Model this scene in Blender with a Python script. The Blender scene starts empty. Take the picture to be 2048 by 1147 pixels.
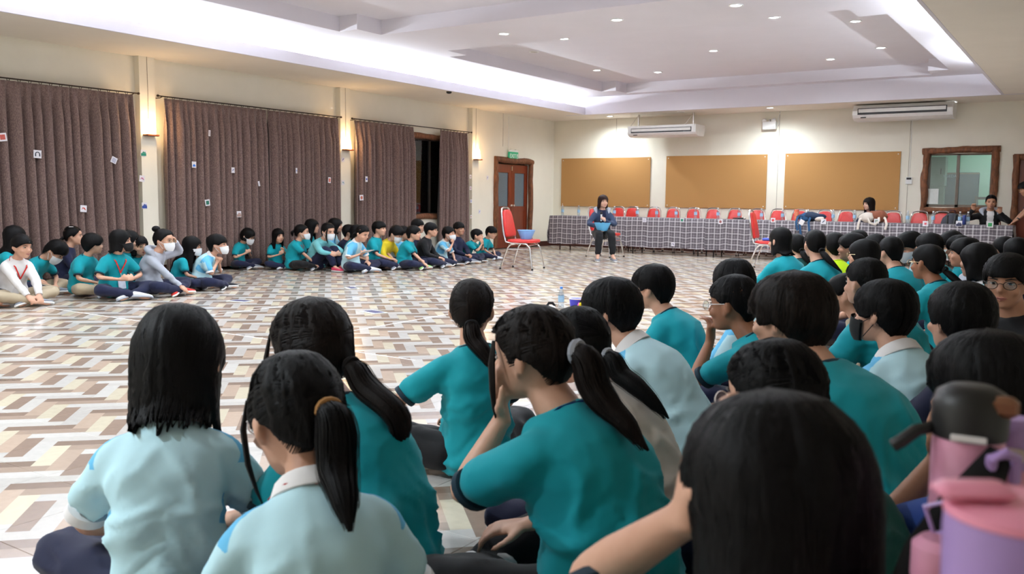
import bpy, math, random
import numpy as np
from mathutils import Vector, Matrix

random.seed(7); np.random.seed(7)
SC = bpy.context.scene
COL = SC.collection
PI = math.pi

# ------------------------------------------------------------------ camera
F_PX, CAM_H = 1777.33, 1.145
_yaw, _pit, _rol = (math.radians(a) for a in (33.4128, 5.6341, 0.6769))
FW = np.array([-math.sin(_yaw)*math.cos(_pit), math.cos(_yaw)*math.cos(_pit), -math.sin(_pit)])
_r = np.array([math.cos(_yaw), math.sin(_yaw), 0.0]); _u = np.cross(_r, FW)
RT = _r*math.cos(_rol)+_u*math.sin(_rol)
UP = _u*math.cos(_rol)-_r*math.sin(_rol)
CAM = np.array([0.0, 0.0, CAM_H])
cam_data = bpy.data.cameras.new('camera'); cam = bpy.data.objects.new('camera', cam_data)
COL.objects.link(cam)
cam_data.sensor_width = 36.0; cam_data.lens = F_PX/2048*36
cam_data.clip_start = 0.05; cam_data.clip_end = 200
M = Matrix(((RT[0], UP[0], -FW[0], CAM[0]), (RT[1], UP[1], -FW[1], CAM[1]), (RT[2], UP[2], -FW[2], CAM[2]), (0, 0, 0, 1)))
cam.matrix_world = M
cam_data.dof.use_dof = True; cam_data.dof.focus_distance = 7.0; cam_data.dof.aperture_fstop = 5.6
SC.camera = cam

# ------------------------------------------------------------------ world, exposure
w = bpy.data.worlds.new('night'); SC.world = w; w.use_nodes = True
w.node_tree.nodes['Background'].inputs[0].default_value = (0.010, 0.014, 0.022, 1)
w.node_tree.nodes['Background'].inputs[1].default_value = 0.6
vs = SC.view_settings
vs.view_transform = 'Standard'; vs.look = 'None'; vs.gamma = 1.0; vs.exposure = 0.38
vs.use_curve_mapping = False

# strengths of the lights the hall has (the lamps' builders below use them)
DOWNLIGHT_W, COVE_W, SCONCE_W = 27.0, 62.0, 9.0
COOL, WARM = (0.85, 0.945, 1.0), (1.0, 0.62, 0.28)

# ------------------------------------------------------------------ photograph geometry: a pixel and a distance or a plane
def ray(px, py): return FW+RT*(px-1024)/F_PX-UP*(py-573.5)/F_PX
def at(px, py, d): return CAM+ray(px, py)*d
def on_z(px, py, z=0.0):
    v = ray(px, py); return CAM+v*((z-CAM_H)/v[2])
def on_x(px, py, X):
    v = ray(px, py); return CAM+v*(X/v[0])
def on_y(px, py, Y):
    v = ray(px, py); return CAM+v*(Y/v[1])

# ------------------------------------------------------------------ mesh collector
def nrm(v):
    v = np.asarray(v, float); return v/max(1e-9, np.linalg.norm(v))
def rotz(a):
    c, s = math.cos(a), math.sin(a); return np.array([[c, -s, 0], [s, c, 0], [0, 0, 1.0]])
def rotx(a):
    c, s = math.cos(a), math.sin(a); return np.array([[1.0, 0, 0], [0, c, -s], [0, s, c]])
def roty(a):
    c, s = math.cos(a), math.sin(a); return np.array([[c, 0, s], [0, 1.0, 0], [-s, 0, c]])

class MB:
    """collects vertices and faces of ONE mesh"""
    def __init__(self): self.v = []; self.n = 0; self.f = []; self.m = []
    def add(self, V, faces, m=0):
        V = np.asarray(V, float).reshape(-1, 3); b = self.n
        self.v.append(V); self.n += len(V)
        self.f.extend([tuple(i+b for i in f) for f in faces]); self.m.extend([m]*len(faces))
        return self
    def box(self, c, s, R=None, m=0):
        x, y, z = (k/2 for k in s)
        V = np.array([(-x,-y,-z),(x,-y,-z),(x,y,-z),(-x,y,-z),(-x,-y,z),(x,-y,z),(x,y,z),(-x,y,z)])
        if R is not None: V = V@np.asarray(R).T
        return self.add(V+np.asarray(c, float), [(0,3,2,1),(4,5,6,7),(0,1,5,4),(1,2,6,5),(2,3,7,6),(3,0,4,7)], m)
    def box2(self, a, b, m=0):
        a, b = np.minimum(a, b), np.maximum(a, b); return self.box((a+b)/2, b-a, None, m)
    def bbox(self, c, s, bev, R=None, m=0):
        """box with chamfered edges"""
        x, y, z = (k/2 for k in s); b = min(bev, x*.99, y*.99, z*.99)
        rings = []
        for zz, k in ((-z, b), (-z+b, 0), (z-b, 0), (z, b)):
            X, Y = x-k, y-k; q = b*.7
            rings.append([(-X+q,-Y,zz),(X-q,-Y,zz),(X,-Y+q,zz),(X,Y-q,zz),(X-q,Y,zz),(-X+q,Y,zz),(-X,Y-q,zz),(-X,-Y+q,zz)])
        V = np.array(rings).reshape(4, 8, 3)
        if R is not None: V = V@np.asarray(R).T
        return self.loft(V+np.asarray(c, float), m=m)
    def loft(self, rings, cap=True, m=0, closed=True):
        R = np.asarray(rings, float); k, n = R.shape[:2]; fs = []
        for i in range(k-1):
            for j in range(n if closed else n-1):
                j2 = (j+1) % n; fs.append((i*n+j, i*n+j2, (i+1)*n+j2, (i+1)*n+j))
        if cap: fs.append(tuple(range(n-1, -1, -1))); fs.append(tuple((k-1)*n+j for j in range(n)))
        return self.add(R.reshape(-1, 3), fs, m)
    def tube(self, pts, rad, n=8, m=0, flat=None, cap=True, closed=False):
        """swept tube; rad scalar or list; flat=(normal, ratio) squashes along a normal"""
        P = np.asarray(pts, float); k = len(P)
        r = np.full(k, rad) if np.isscalar(rad) else np.asarray(rad, float)
        T = np.gradient(P, axis=0)
        if closed: T = np.roll(P, -1, 0)-np.roll(P, 1, 0)
        T /= np.maximum(1e-9, np.linalg.norm(T, axis=1))[:, None]
        up = np.array([0, 0, 1.0]) if abs(T[0][2]) < .9 else np.array([1.0, 0, 0])
        if flat is not None: up = np.asarray(flat[0], float)
        U = nrm(np.cross(T[0], up)); rings = []
        a = np.arange(n)*2*PI/n; ca, sa = np.cos(a)[:, None], np.sin(a)[:, None]
        for i in range(k):
            U = nrm(U-T[i]*np.dot(U, T[i])); W = np.cross(U, T[i])
            if flat is not None:
                W = nrm(up-T[i]*np.dot(up, T[i])); U = np.cross(T[i], W); q = flat[1]
            else: q = 1.0
            rings.append(P[i]+r[i]*(ca*U+sa*W*q))
        if closed: rings.append(rings[0])
        return self.loft(rings, cap and not closed, m)
    def ell(self, c, r, nu=12, nv=8, R=None, m=0):
        a = np.arange(nu)*2*PI/nu; rings = []
        for i in range(nv+1):
            t = -PI/2+PI*i/nv; cr = max(math.cos(t), 0.02)
            V = np.stack([r[0]*cr*np.cos(a), r[1]*cr*np.sin(a), np.full(nu, r[2]*math.sin(t))], 1)
            if R is not None: V = V@np.asarray(R).T
            rings.append(V+np.asarray(c, float))
        return self.loft(rings, m=m)
    def lathe(self, prof, n=20, c=(0,0,0), m=0, R=None, cap=True):
        a = np.arange(n)*2*PI/n
        rings = []
        for r, z in prof:
            V = np.stack([r*np.cos(a), r*np.sin(a), np.full(n, z)], 1)
            if R is not None: V = V@np.asarray(R).T
            rings.append(V+np.asarray(c, float))
        return self.loft(rings, cap, m)
    def prism(self, poly, axis, a, b, m=0):
        """2-D polygon extruded along axis (0,1,2) from a to b"""
        P = np.asarray(poly, float); n = len(P); out = []
        for q in (a, b):
            V = np.insert(P, axis, q, axis=1); out.append(V)
        return self.loft(out, True, m)
    def mesh(self, name='mesh'):
        V = np.concatenate(self.v) if self.v else np.zeros((0, 3))
        me = bpy.data.meshes.new(name); me.vertices.add(len(V)); me.vertices.foreach_set('co', V.ravel().astype(np.float32))
        tot = np.array([len(f) for f in self.f], np.int32); st = np.concatenate([[0], np.cumsum(tot)[:-1]]).astype(np.int32)
        me.loops.add(int(tot.sum())); me.loops.foreach_set('vertex_index', np.fromiter((i for f in self.f for i in f), np.int32, int(tot.sum())))
        me.polygons.add(len(tot)); me.polygons.foreach_set('loop_start', st); me.polygons.foreach_set('loop_total', tot)
        me.polygons.foreach_set('material_index', np.array(self.m, np.int32))
        me.polygons.foreach_set('use_smooth', np.zeros(len(tot), bool))
        me.update(calc_edges=True)
        return me
    def build(self, name, mats, parent=None, smooth=True, **kw):
        me = self.mesh(name); return link(name, me, mats, parent, smooth, **kw)

def smooth_mesh(me, angle=40):
    me.polygons.foreach_set('use_smooth', np.ones(len(me.polygons), bool))
    if angle: 
        try: me.set_sharp_from_angle(angle=math.radians(angle))
        except Exception: pass

def link(name, me, mats, parent=None, smooth=True, label=None, cat=None, group=None, kind=None, angle=40):
    if mats is not None and not me.materials:
        for mt in (mats if isinstance(mats, (list, tuple)) else [mats]): me.materials.append(mt)
    if smooth: smooth_mesh(me, angle)
    else: me.polygons.foreach_set('use_smooth', np.zeros(len(me.polygons), bool))
    o = bpy.data.objects.new(name, me); COL.objects.link(o)
    if parent is not None: o.parent = parent
    return tag(o, label, cat, group, kind)

def tag(o, label=None, cat=None, group=None, kind=None):
    if label: o['label'] = label
    if cat: o['category'] = cat
    if group: o['group'] = group
    if kind: o['kind'] = kind
    return o

def empty(name, loc, rz=0, s=1.0, label=None, cat=None, group=None):
    o = bpy.data.objects.new(name, None); COL.objects.link(o)
    o.location = tuple(float(k) for k in loc); o.rotation_euler = (0, 0, rz); o.scale = (s, s, s); o.empty_display_size = .1
    return tag(o, label, cat, group)

def copy_tree(o, parent=None, label=None):
    c = o.copy(); COL.objects.link(c); c.parent = parent
    if label: c['label'] = label
    for ch in list(o.children): copy_tree(ch, c)
    return c

# ------------------------------------------------------------------ materials
def srgb(r, g, b):
    f = lambda c: ((c/255+.055)/1.055)**2.4 if c > 10 else c/255/12.92
    return (f(r), f(g), f(b), 1)
class NT:
    def __init__(self, name):
        self.mat = bpy.data.materials.new(name); self.mat.use_nodes = True
        self.t = self.mat.node_tree; self.b = self.t.nodes['Principled BSDF']; self.out = self.t.nodes['Material Output']
    def n(self, typ, **kw):
        nd = self.t.nodes.new(typ)
        for k, v in kw.items():
            if k.startswith('i_'):
                key = k[2:]; key = int(key) if key.isdigit() else key.replace('_', ' ')
                if isinstance(v, bpy.types.NodeSocket): self.t.links.new(v, nd.inputs[key])
                else: nd.inputs[key].default_value = v
            else: setattr(nd, k, v)
        return nd
    def l(self, a, b): self.t.links.new(a, b)
    def math(self, op, a, b=None, c=None):
        nd = self.t.nodes.new('ShaderNodeMath'); nd.operation = op
        for i, x in enumerate((a, b, c)):
            if x is None: continue
            if isinstance(x, bpy.types.NodeSocket): self.t.links.new(x, nd.inputs[i])
            else: nd.inputs[i].default_value = x
        return nd.outputs[0]
    def ramp(self, fac, stops, interp='LINEAR'):
        nd = self.t.nodes.new('ShaderNodeValToRGB'); cr = nd.color_ramp; cr.interpolation = interp
        while len(cr.elements) < len(stops): cr.elements.new(0.5)
        for e, (p, c) in zip(cr.elements, stops): e.position = p; e.color = c
        self.l(fac, nd.inputs[0]); return nd.outputs[0]
    def mix(self, fac, a, b):
        nd = self.t.nodes.new('ShaderNodeMix'); nd.data_type = 'RGBA'
        for i, x in ((0, fac), (6, a), (7, b)):
            if isinstance(x, bpy.types.NodeSocket): self.t.links.new(x, nd.inputs[i])
            else: nd.inputs[i].default_value = x
        return nd.outputs[2]

def mat(name, col, rough=.6, noise=30.0, var=.12, bump=0.0, metal=0.0, spec=.5, coat=0.0, emit=None, stretch=None, trans=0.0, sheen=0.0, ior=None):
    """procedural: base colour varied by noise, optional relief"""
    k = NT(name); b = k.b
    tc = k.n('ShaderNodeTexCoord').outputs['Object']
    if stretch: tc = k.n('ShaderNodeMapping', i_Vector=tc, i_Scale=stretch).outputs[0]
    nz = k.n('ShaderNodeTexNoise', i_Vector=tc, i_Scale=noise, i_Detail=4.0)
    c = np.array(col[:3]); lo = tuple(np.clip(c*(1-var), 0, 1))+(1,); hi = tuple(np.clip(c*(1+var), 0, 1))+(1,)
    k.l(k.ramp(nz.outputs['Fac'], [(.3, lo), (.7, hi)]), b.inputs['Base Color'])
    b.inputs['Roughness'].default_value = rough; b.inputs['Metallic'].default_value = metal
    b.inputs['Specular IOR Level'].default_value = spec; b.inputs['Coat Weight'].default_value = coat
    if ior: b.inputs['IOR'].default_value = ior
    if trans: b.inputs['Transmission Weight'].default_value = trans
    if sheen: b.inputs['Sheen Weight'].default_value = sheen
    if emit: b.inputs['Emission Color'].default_value = tuple(emit[:3])+(1,); b.inputs['Emission Strength'].default_value = emit[3]
    if bump:
        bp = k.n('ShaderNodeBump', i_Strength=bump, i_Distance=.01, i_Height=nz.outputs['Fac']); k.l(bp.outputs[0], b.inputs['Normal'])
    return k.mat

# ================================================================== the hall
XL, XR, YB, YF = -11.54, 1.6, 19.33, -2.6           # left, right, back wall, wall behind the camera
ZS, ZM, ZT = 3.09, 3.47, 3.68                        # soffit, main ceiling, raised trays
SL, SR, SB = -10.0, -1.6, 18.1                       # inner edges of the soffit

M_WALL = mat('cream_wall_paint', srgb(234, 229, 214), .75, 3, .02, .02)
M_SOFFIT = mat('soffit_paint', srgb(232, 224, 212), .85, 2, .02)
M_CEIL = mat('ceiling_paint', srgb(222, 218, 226), .85, 2, .015)
M_JOINT = mat('wall_joint_line', srgb(150, 140, 125), .9)  # darker tone for panel joints and sconce cables
M_BASE = mat('dark_skirting_wood', srgb(70, 34, 26), .4, 12, .2, stretch=(1, 8, 8))
M_LOG = mat('barked_log_wood', srgb(112, 68, 40), .7, 9, .45, .6, stretch=(3, 3, 1))
M_DOORW = mat('varnished_red_wood', srgb(112, 44, 22), .35, 5, .18, coat=.2, stretch=(6, 6, .6))
M_CHROME = mat('chrome', (.78, .77, .76), .16, 20, .05, metal=1.0)
M_STEEL = mat('brushed_steel', (.5, .47, .43), .35, 40, .1, metal=1.0)
M_WHITEP = mat('white_plastic', srgb(232, 232, 230), .4, 10, .03)
M_BLACKP = mat('black_plastic', srgb(16, 16, 18), .45, 20, .2)
M_CORK = mat('brown_pinboard', srgb(178, 132, 78), .9, 180, .10, .15)
M_GLASSDARK = None

def lit(name, col, strength):
    k = NT(name)
    e = k.n('ShaderNodeEmission', i_Strength=strength); nz = k.n('ShaderNodeTexNoise', i_Scale=2.0)
    k.l(k.mix(nz.outputs['Fac'], tuple(np.array(col)*.97)+(1,), tuple(col)+(1,)), e.inputs['Color'])
    k.l(e.outputs[0], k.out.inputs['Surface']); return k.mat
M_LED = lit('led_disc', (.88, .92, 1.0), 16.0)
M_TUBE = lit('fluorescent_tube_glow', (.86, .94, 1.0), 12.0)

# ---- floor: printed herringbone on square tiles laid parallel to the walls, print at 45 degrees
def floor_material():
    k = NT('printed_herringbone_tile'); W = 0.0785
    g = k.n('ShaderNodeNewGeometry').outputs['Position']
    s = k.n('ShaderNodeSeparateXYZ', i_0=g); X, Y = s.outputs[0], s.outputs[1]
    c = 2**-.5
    p = k.math('MULTIPLY', k.math('ADD', X, Y), c); q = k.math('MULTIPLY', k.math('SUBTRACT', Y, X), c)
    P = k.math('DIVIDE', k.math('ADD', p, 1.563), W); Q = k.math('DIVIDE', k.math('SUBTRACT', q, 5.245), W)
    i = k.math('FLOOR', P); j = k.math('FLOOR', Q)
    sm = k.math('ADD', k.math('ADD', i, j), 800.0)
    cc = k.math('MODULO', sm, 8.0); st = k.math('FLOOR', k.math('DIVIDE', sm, 8.0))
    isv = k.math('GREATER_THAN', cc, 3.5)
    i0 = k.math('SUBTRACT', i, k.math('MULTIPLY', cc, k.math('SUBTRACT', 1.0, isv)))
    ci = k.math('DIVIDE', k.math('ADD', k.math('MODULO', k.math('ADD', i0, 400.0), 4.0), .5), 4.0)
    dk, md, wh, w2 = srgb(140, 120, 106), srgb(166, 146, 131), srgb(208, 204, 200), srgb(200, 195, 190)
    crm, tan, br = srgb(214, 203, 180), srgb(192, 170, 152), srgb(150, 129, 115)
    H = k.ramp(ci, [(0, dk), (.25, md), (.5, wh), (.75, w2)], 'CONSTANT')
    V1 = k.ramp(ci, [(0, crm), (.25, tan), (.5, br), (.75, wh)], 'CONSTANT')
    V2 = k.ramp(ci, [(0, tan), (.25, crm), (.5, br), (.75, w2)], 'CONSTANT')
    odd = k.math('MODULO', st, 2.0)
    col = k.mix(isv, H, k.mix(odd, V1, V2))
    # plank grain and a little variation from plank to plank
    wn = k.n('ShaderNodeTexWhiteNoise', noise_dimensions='3D', i_Vector=k.n('ShaderNodeCombineXYZ', i_0=i0, i_1=st, i_2=isv).outputs[0])
    nz = k.n('ShaderNodeTexNoise', i_Vector=g, i_Scale=28.0, i_Detail=6.0)
    var = k.math('ADD', k.math('MULTIPLY', wn.outputs['Value'], .14), k.math('MULTIPLY', nz.outputs['Fac'], .22))
    hsv = k.n('ShaderNodeHueSaturation', i_Value=k.math('ADD', .77, var), i_Color=col)
    k.l(hsv.outputs[0], k.b.inputs['Base Color'])
    rn = k.n('ShaderNodeTexNoise', i_Vector=g, i_Scale=1.3, i_Detail=3.0)
    k.l(k.math('ADD', .13, k.math('MULTIPLY', rn.outputs['Fac'], .12)), k.b.inputs['Roughness'])
    k.b.inputs['Specular IOR Level'].default_value = .5
    return k.mat
M_FLOOR = floor_material()
M_GROUT = mat('grey_grout', srgb(120, 112, 106), .8, 40, .1)
T = 0.46; TX0, TY0 = -3.53, 1.905
f = MB(); f.box2((XL-.2, YF-.2, -.12), (XR+.2, YB+.2, -.003)); floor_o = f.build('floor', M_GROUT, kind='structure', smooth=False)
tile_me = MB(); tile_me.bbox((0, 0, -.006), (T-.0016, T-.0016, .012), .0012); tile_me = tile_me.mesh('floor_tile')
tile_me.materials.append(M_FLOOR)
cells = []
for a in range(int((XL-TX0)/T)-1, int((XR-TX0)/T)+1):
    for b in range(int((YF-TY0)/T)-1, int((YB-TY0)/T)+1):
        x, y = TX0+(a+.5)*T, TY0+(b+.5)*T
        if x-T/2 < XL-.1 or x+T/2 > XR+.1 or y-T/2 < YF-.1 or y+T/2 > YB+.1: continue
        d = (np.array([x, y, 0])-CAM)@FW; v = 1e9
        if d > .3:
            u = 1024+F_PX*((np.array([x, y, 0])-CAM)@RT)/d; vv = 573.5-F_PX*((np.array([x, y, 0])-CAM)@UP)/d
            if -40 < u < 2090 and vv < 1180: v = d
        cells.append((v, x, y))
cells.sort()
rest = MB(); template = MB().bbox((0, 0, -.006), (T-.0016, T-.0016, .012), .0012)
TV = np.concatenate(template.v)
for k, (v, x, y) in enumerate(cells):
    if k < 300 and v < 1e8:
        o = bpy.data.objects.new('floor_tile', tile_me); COL.objects.link(o); o.location = (x, y, 0); o.parent = floor_o
    else: rest.add(TV+np.array([x, y, 0]), template.f)
o = rest.build('floor_tile', M_FLOOR, floor_o, smooth=False, kind='stuff')

# white tape lines on the floor
M_TAPE = mat('white_floor_tape', srgb(232, 230, 228), .5, 30, .04)
def tape(a, b, label):
    A, B = on_z(*a), on_z(*b); d = nrm(B-A); m = MB()
    m.box((A+B)/2*[1, 1, 0]+[0, 0, .0008], (np.linalg.norm(B-A), .015, .0012), rotz(math.atan2(d[1], d[0])))
    m.build('floor_tape', M_TAPE, smooth=False, label=label, cat='tape line', group='white tape lines on the floor')
tape((92, 615), (830, 720), 'long white tape line running left to right in front of the seated rows')
tape((300, 643), (870, 577), 'white tape line crossing the floor towards the far red chair, upper one')
tape((700, 662), (1104, 592), 'white tape line on the floor leading to the small water bottle')

# ---- walls
def struct(name, mb, m, parent=None, smooth=False): return mb.build(name, m, parent, smooth, kind=None if parent else 'structure')
def wall_with_holes(name, axis, pos, thick, lo, hi, holes, zmax=4.1):
    """wall in the plane axis=pos; holes = (a0, a1, z0, z1)"""
    m = MB(); cuts = sorted({lo, hi}|{h[0] for h in holes}|{h[1] for h in holes})
    for a0, a1 in zip(cuts[:-1], cuts[1:]):
        hs = sorted([h for h in holes if h[0] <= a0+1e-6 and h[1] >= a1-1e-6], key=lambda h: h[2]); z = 0.0
        spans = []
        for h in hs:
            if h[2] > z: spans.append((z, h[2]))
            z = h[3]
        spans.append((z, zmax))
        for z0, z1 in spans:
            A = [pos, a0, z0] if axis == 0 else [a0, pos, z0]; B = [pos+thick, a1, z1] if axis == 0 else [a1, pos+thick, z1]
            m.box2(np.array(A, float), np.array(B, float))
    return struct(name, m, M_WALL)
WIN_Y0, WIN_Y1, WIN_Z0, WIN_Z1 = 13.35, 15.25, .80, 2.36
DL0, DL1, DLZ = 16.78, 18.20, 2.00                   # left wall door opening
BW = (-2.93, -1.78, 1.09, 2.13)                      # back wall window opening x0 x1 z0 z1
BD0, BD1, BDZ = -1.36, -.36, 2.00                    # back wall door opening
wall_left = wall_with_holes('wall_left', 0, XL-.2, .2, YF-.2, YB+.2, [(WIN_Y0, WIN_Y1, WIN_Z0, WIN_Z1), (DL0, DL1, 0, DLZ)])
wall_back = wall_with_holes('wall_back', 1, YB, .2, XL, XR, [(BW[0], BW[1], BW[2], BW[3]), (BD0, BD1, 0, BDZ)])
wall_with_holes('wall_right', 0, XR, .2, YF-.2, YB+.2, [])
wall_with_holes('wall_front', 1, YF-.2, .2, XL, XR, [])
# thin panel joints on the walls
for y in (17.04,):
    MB().box2((XL, y-.004, DLZ+.35), (XL+.003, y+.004, ZS)).build('panel_joint', M_JOINT, wall_left, False)
for px in (1232, 1557, 1819):
    X = on_y(px, 300, YB)[0]
    MB().box2((X-.004, YB-.003, .12), (X+.004, YB, ZS)).build('panel_joint', M_JOINT, wall_back, False)
# baseboards
struct('baseboard_back', MB().box2((XL, YB-.018, 0), (BD0-.12, YB, .12)), M_BASE)
b = MB(); b.box2((XL, YF, 0), (XL+.018, DL0-.12, .12)); struct('baseboard_left', b, M_BASE)
struct('baseboard_corner', MB().box2((XL, DL1+.12, 0), (XL+.018, YB, .12)), M_BASE)
# pilasters on the left wall
PIL = [3.85, 7.85, 11.83, 15.83]
for n, y in enumerate(PIL):
    struct('trim_%d' % (n+1), MB().box2((XL, y-.125, 0), (XL+.11, y+.125, ZS)), M_WALL)

# ---- ceiling: soffit round the edge, main ceiling, raised trays with notched corners
struct('ceiling_soffit_left', MB().box2((XL, YF, ZS), (SL, YB, ZS+.06)), M_SOFFIT)
struct('ceiling_soffit_right', MB().box2((SR, YF, ZS), (XR, YB, ZS+.06)), M_SOFFIT)
struct('ceiling_soffit_back', MB().box2((SL-.01, SB, ZS+.001), (SR+.01, YB, ZS+.061)), M_SOFFIT)
struct('trim_cove_lip_left', MB().box2((SL-.03, YF, ZS-.003), (SL+.012, SB, ZS+.155)), M_CEIL)
struct('trim_cove_lip_right', MB().box2((SR-.012, YF, ZS-.003), (SR+.03, SB, ZS+.155)), M_CEIL)
struct('trim_fascia_back', MB().box2((SL-.5, SB-.012, ZS-.004), (SR+.5, SB+.05, ZM+.02)), M_CEIL)
struct('trim_cove_back_left', MB().box2((SL-.56, YF, ZS+.05), (SL-.5, SB+.05, ZM+.02)), M_CEIL)
struct('trim_cove_back_right', MB().box2((SR+.5, YF, ZS+.05), (SR+.56, SB+.05, ZM+.02)), M_CEIL)
def tray_outline(x0, x1, y0, y1, n=.5, k=.34):
    """rectangle with notched corners: wide in x for the middle, longer in y inside"""
    return [(x0, y0+n), (x0+k, y0+n), (x0+k, y0), (x1-k, y0), (x1-k, y0+n), (x1, y0+n), (x1, y1-n), (x1-k, y1-n), (x1-k, y1), (x0+k, y1), (x0+k, y1-n), (x0, y1-n)]
TRAYS = [(-9.15, -2.35, 11.4, 17.78), (-9.15, -2.35, 2.6, 9.86), (-9.15, -2.35, -2.2, 1.1)]
m = MB(); xs0, xs1 = SL-.52, SR+.52
def slab(x0, x1, y0, y1): m.box2((x0, y0, ZM), (x1, y1, ZM+.05))
yy = YF
for (x0, x1, y0, y1) in sorted(TRAYS, key=lambda t: t[2]):
    n, kk = .5, .34
    slab(xs0, xs1, yy, y0); slab(xs0, x0, y0, y1); slab(x1, xs1, y0, y1)
    for a, b_ in ((y0, y0+n), (y1-n, y1)): slab(x0, x0+kk, a, b_); slab(x1-kk, x1, a, b_)
    yy = y1
slab(xs0, xs1, yy, SB+.05)
ceil_o = struct('ceiling', m, M_CEIL)
for (x0, x1, y0, y1) in TRAYS:
    o2 = np.array(tray_outline(x0, x1, y0, y1)); m = MB(); n = len(o2)
    for i in range(n):                                # fascia boards round the recess, 2 cm thick
        a, b_ = o2[i], o2[(i+1) % n]; ex = np.array([.0112, .0125]) if abs(b_[0]-a[0]) > abs(b_[1]-a[1]) else np.array([.0120, .0106]); lo = np.minimum(a, b_)-ex; hi = np.maximum(a, b_)+ex
        m.box2((lo[0], lo[1], ZM+.001-.0008*(i % 2)), (hi[0], hi[1], ZT))
    m.build('tray_fascia', M_CEIL, ceil_o, False)
    MB().box2((x0-.05, y0-.05, ZT), (x1+.05, y1+.05, ZT+.05)).build('tray_panel', M_CEIL, ceil_o, False)

# ---- downlights
def spot(name, loc, energy, col, parent=None, size=165, r=.05, blend=.8):
    l = bpy.data.lights.new(name, 'SPOT'); l.energy = energy*4; l.color = col; l.spot_size = math.radians(size); l.spot_blend = blend; l.shadow_soft_size = r
    o = bpy.data.objects.new(name, l); COL.objects.link(o); o.location = loc
    if parent: o.parent = parent
    return o
ring_me = MB().lathe([(.062, 0), (.062, -.004), (.075, -.012), (.085, -.012), (.088, -.004), (.088, 0)], 24).mesh('trim_ring'); ring_me.materials.append(M_WHITEP); smooth_mesh(ring_me)
disc_me = MB().lathe([(.062, -.001), (.062, -.006), (.04, -.009)], 24).mesh('led'); disc_me.materials.append(M_LED)
off_me = MB().lathe([(.062, -.001), (.062, -.006), (.04, -.004)], 24).mesh('led'); off_me.materials.append(M_STEEL)
def downlight(x, y, z, label, on=True, power=1.0):
    e = empty('downlight', (x, y, z), label=label, cat='ceiling light', group='round ceiling downlights')
    for nme, me in (('trim_ring', ring_me), ('lens', disc_me if on else off_me)):
        o = bpy.data.objects.new(nme, me); COL.objects.link(o); o.parent = e
    if on: spot('lamp', (0, 0, -.03), DOWNLIGHT_W*power, COOL, e)
DL = [(1128, 77, 'small glowing downlight in the far tray just right of the dark unlit one'),
      (1548, 34, 'glowing downlight in the far ceiling tray between the two brightest near ones'),
      (1711, 42, 'glowing downlight near the right side of the far ceiling tray, nearer one'),
      (1762, 95, 'glowing downlight near the right side of the far ceiling tray, rightmost'),
      (1661, 118, 'glowing downlight in the far right of the tray above the large air conditioner'),
      (1427, 101, 'glowing downlight alone in the middle of the far ceiling tray'),
      (1316, 144, 'glowing downlight at the far edge of the tray above the hanging air conditioner'),
      (1194, 140, 'glowing downlight at the far left corner of the ceiling tray')]
for px, py, lb in DL:
    P = on_z(px, py, ZT); downlight(P[0], P[1], ZT, lb)
for px, py, lb in [(1008, 67, 'glowing downlight on the flat ceiling strip, leftmost in the photo'),
                   (1234, 39, 'large bright downlight on the flat ceiling strip, middle of three'),
                   (1472, 10, 'bright downlight at the top edge of the photo on the flat ceiling strip')]:
    P = on_z(px, py, ZM); downlight(P[0], P[1], ZM, lb)
P = on_z(1068, 103, ZT); downlight(P[0], P[1], ZT, 'dark unlit downlight in the far ceiling tray', False)
for px, py, on, lb in [(1220, 232, True, 'glowing downlight in the soffit above the left pinboard'), (1540, 215, True, 'glowing downlight in the soffit above the emergency lamp'),
                       (1905, 203, True, 'downlight in the soffit beside the large air conditioner washing the wall'), (1362, 223, False, 'unlit downlight in the soffit above the hanging air conditioner')]:
    P = on_z(px, py, ZS); downlight(P[0], min(P[1], YB-.28), ZS, lb, on, 1.15)
for x, y, w_ in ((-8.3, 5.0, 'left side'), (-8.3, 7.4, 'far left'), (-7.2, 8.7, 'far end, left'), (-4.1, 8.7, 'far end, right'), (-3.1, 7.4, 'far right'), (-5.7, 6.2, 'middle'), (-7.2, 3.6, 'near end, left'), (-4.1, 3.6, 'near end, right')):
    downlight(x, y, ZT, 'downlight in the nearer ceiling tray above the open floor, '+w_, True, 1.25)
for x, y, w_ in ((-7.4, -.5, 'left'), (-5.2, .3, 'middle'), (-3.9, -1.0, 'right')): downlight(x, y, ZT, 'downlight in the tray behind the camera, '+w_, True, 3.3)
# smoke detector on the left soffit
P = on_z(898, 183, ZS); MB().lathe([(.05, 0), (.05, -.02), (.035, -.035), (.012, -.04)], 16, P).build('smoke_detector', M_BLACKP, label='small dark sensor on the soffit above the sconce', cat='sensor')

# ---- fluorescent tubes lying in the coves (hidden behind the lip)
def cove_tube(x, y0, y1, label):
    e = empty('fluorescent_batten', (x, (y0+y1)/2, ZS+.06), label=label, cat='tube light', group='tube lights hidden in the ceiling coves')
    L = (y1-y0)
    MB().box2((-.025, -L/2, 0), (.025, L/2, .03)).build('batten', M_WHITEP, e, False)
    MB().tube([(0, -L/2+.02, .05), (0, L/2-.02, .05)], .014, 8).build('tube', M_TUBE, e)
    l = bpy.data.lights.new('lamp', 'AREA'); l.shape = 'RECTANGLE'; l.size = .05; l.size_y = L*.98; l.energy = COVE_W*L; l.color = (.84, .935, 1.0)
    o = bpy.data.objects.new('lamp', l); COL.objects.link(o); o.parent = e; o.location = (0, 0, .072); o.rotation_euler = (PI, 0, 0)
for y0, y1, w_ in ((4.2, 7.0, 'nearest the camera'), (7.15, 9.1, 'second'), (10.0, 12.4, 'third'), (12.55, 15.0, 'fourth'), (15.15, 17.4, 'last before the corner')):
    cove_tube(SL-.25, y0, y1, 'tube light in the left ceiling cove, '+w_)
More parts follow.
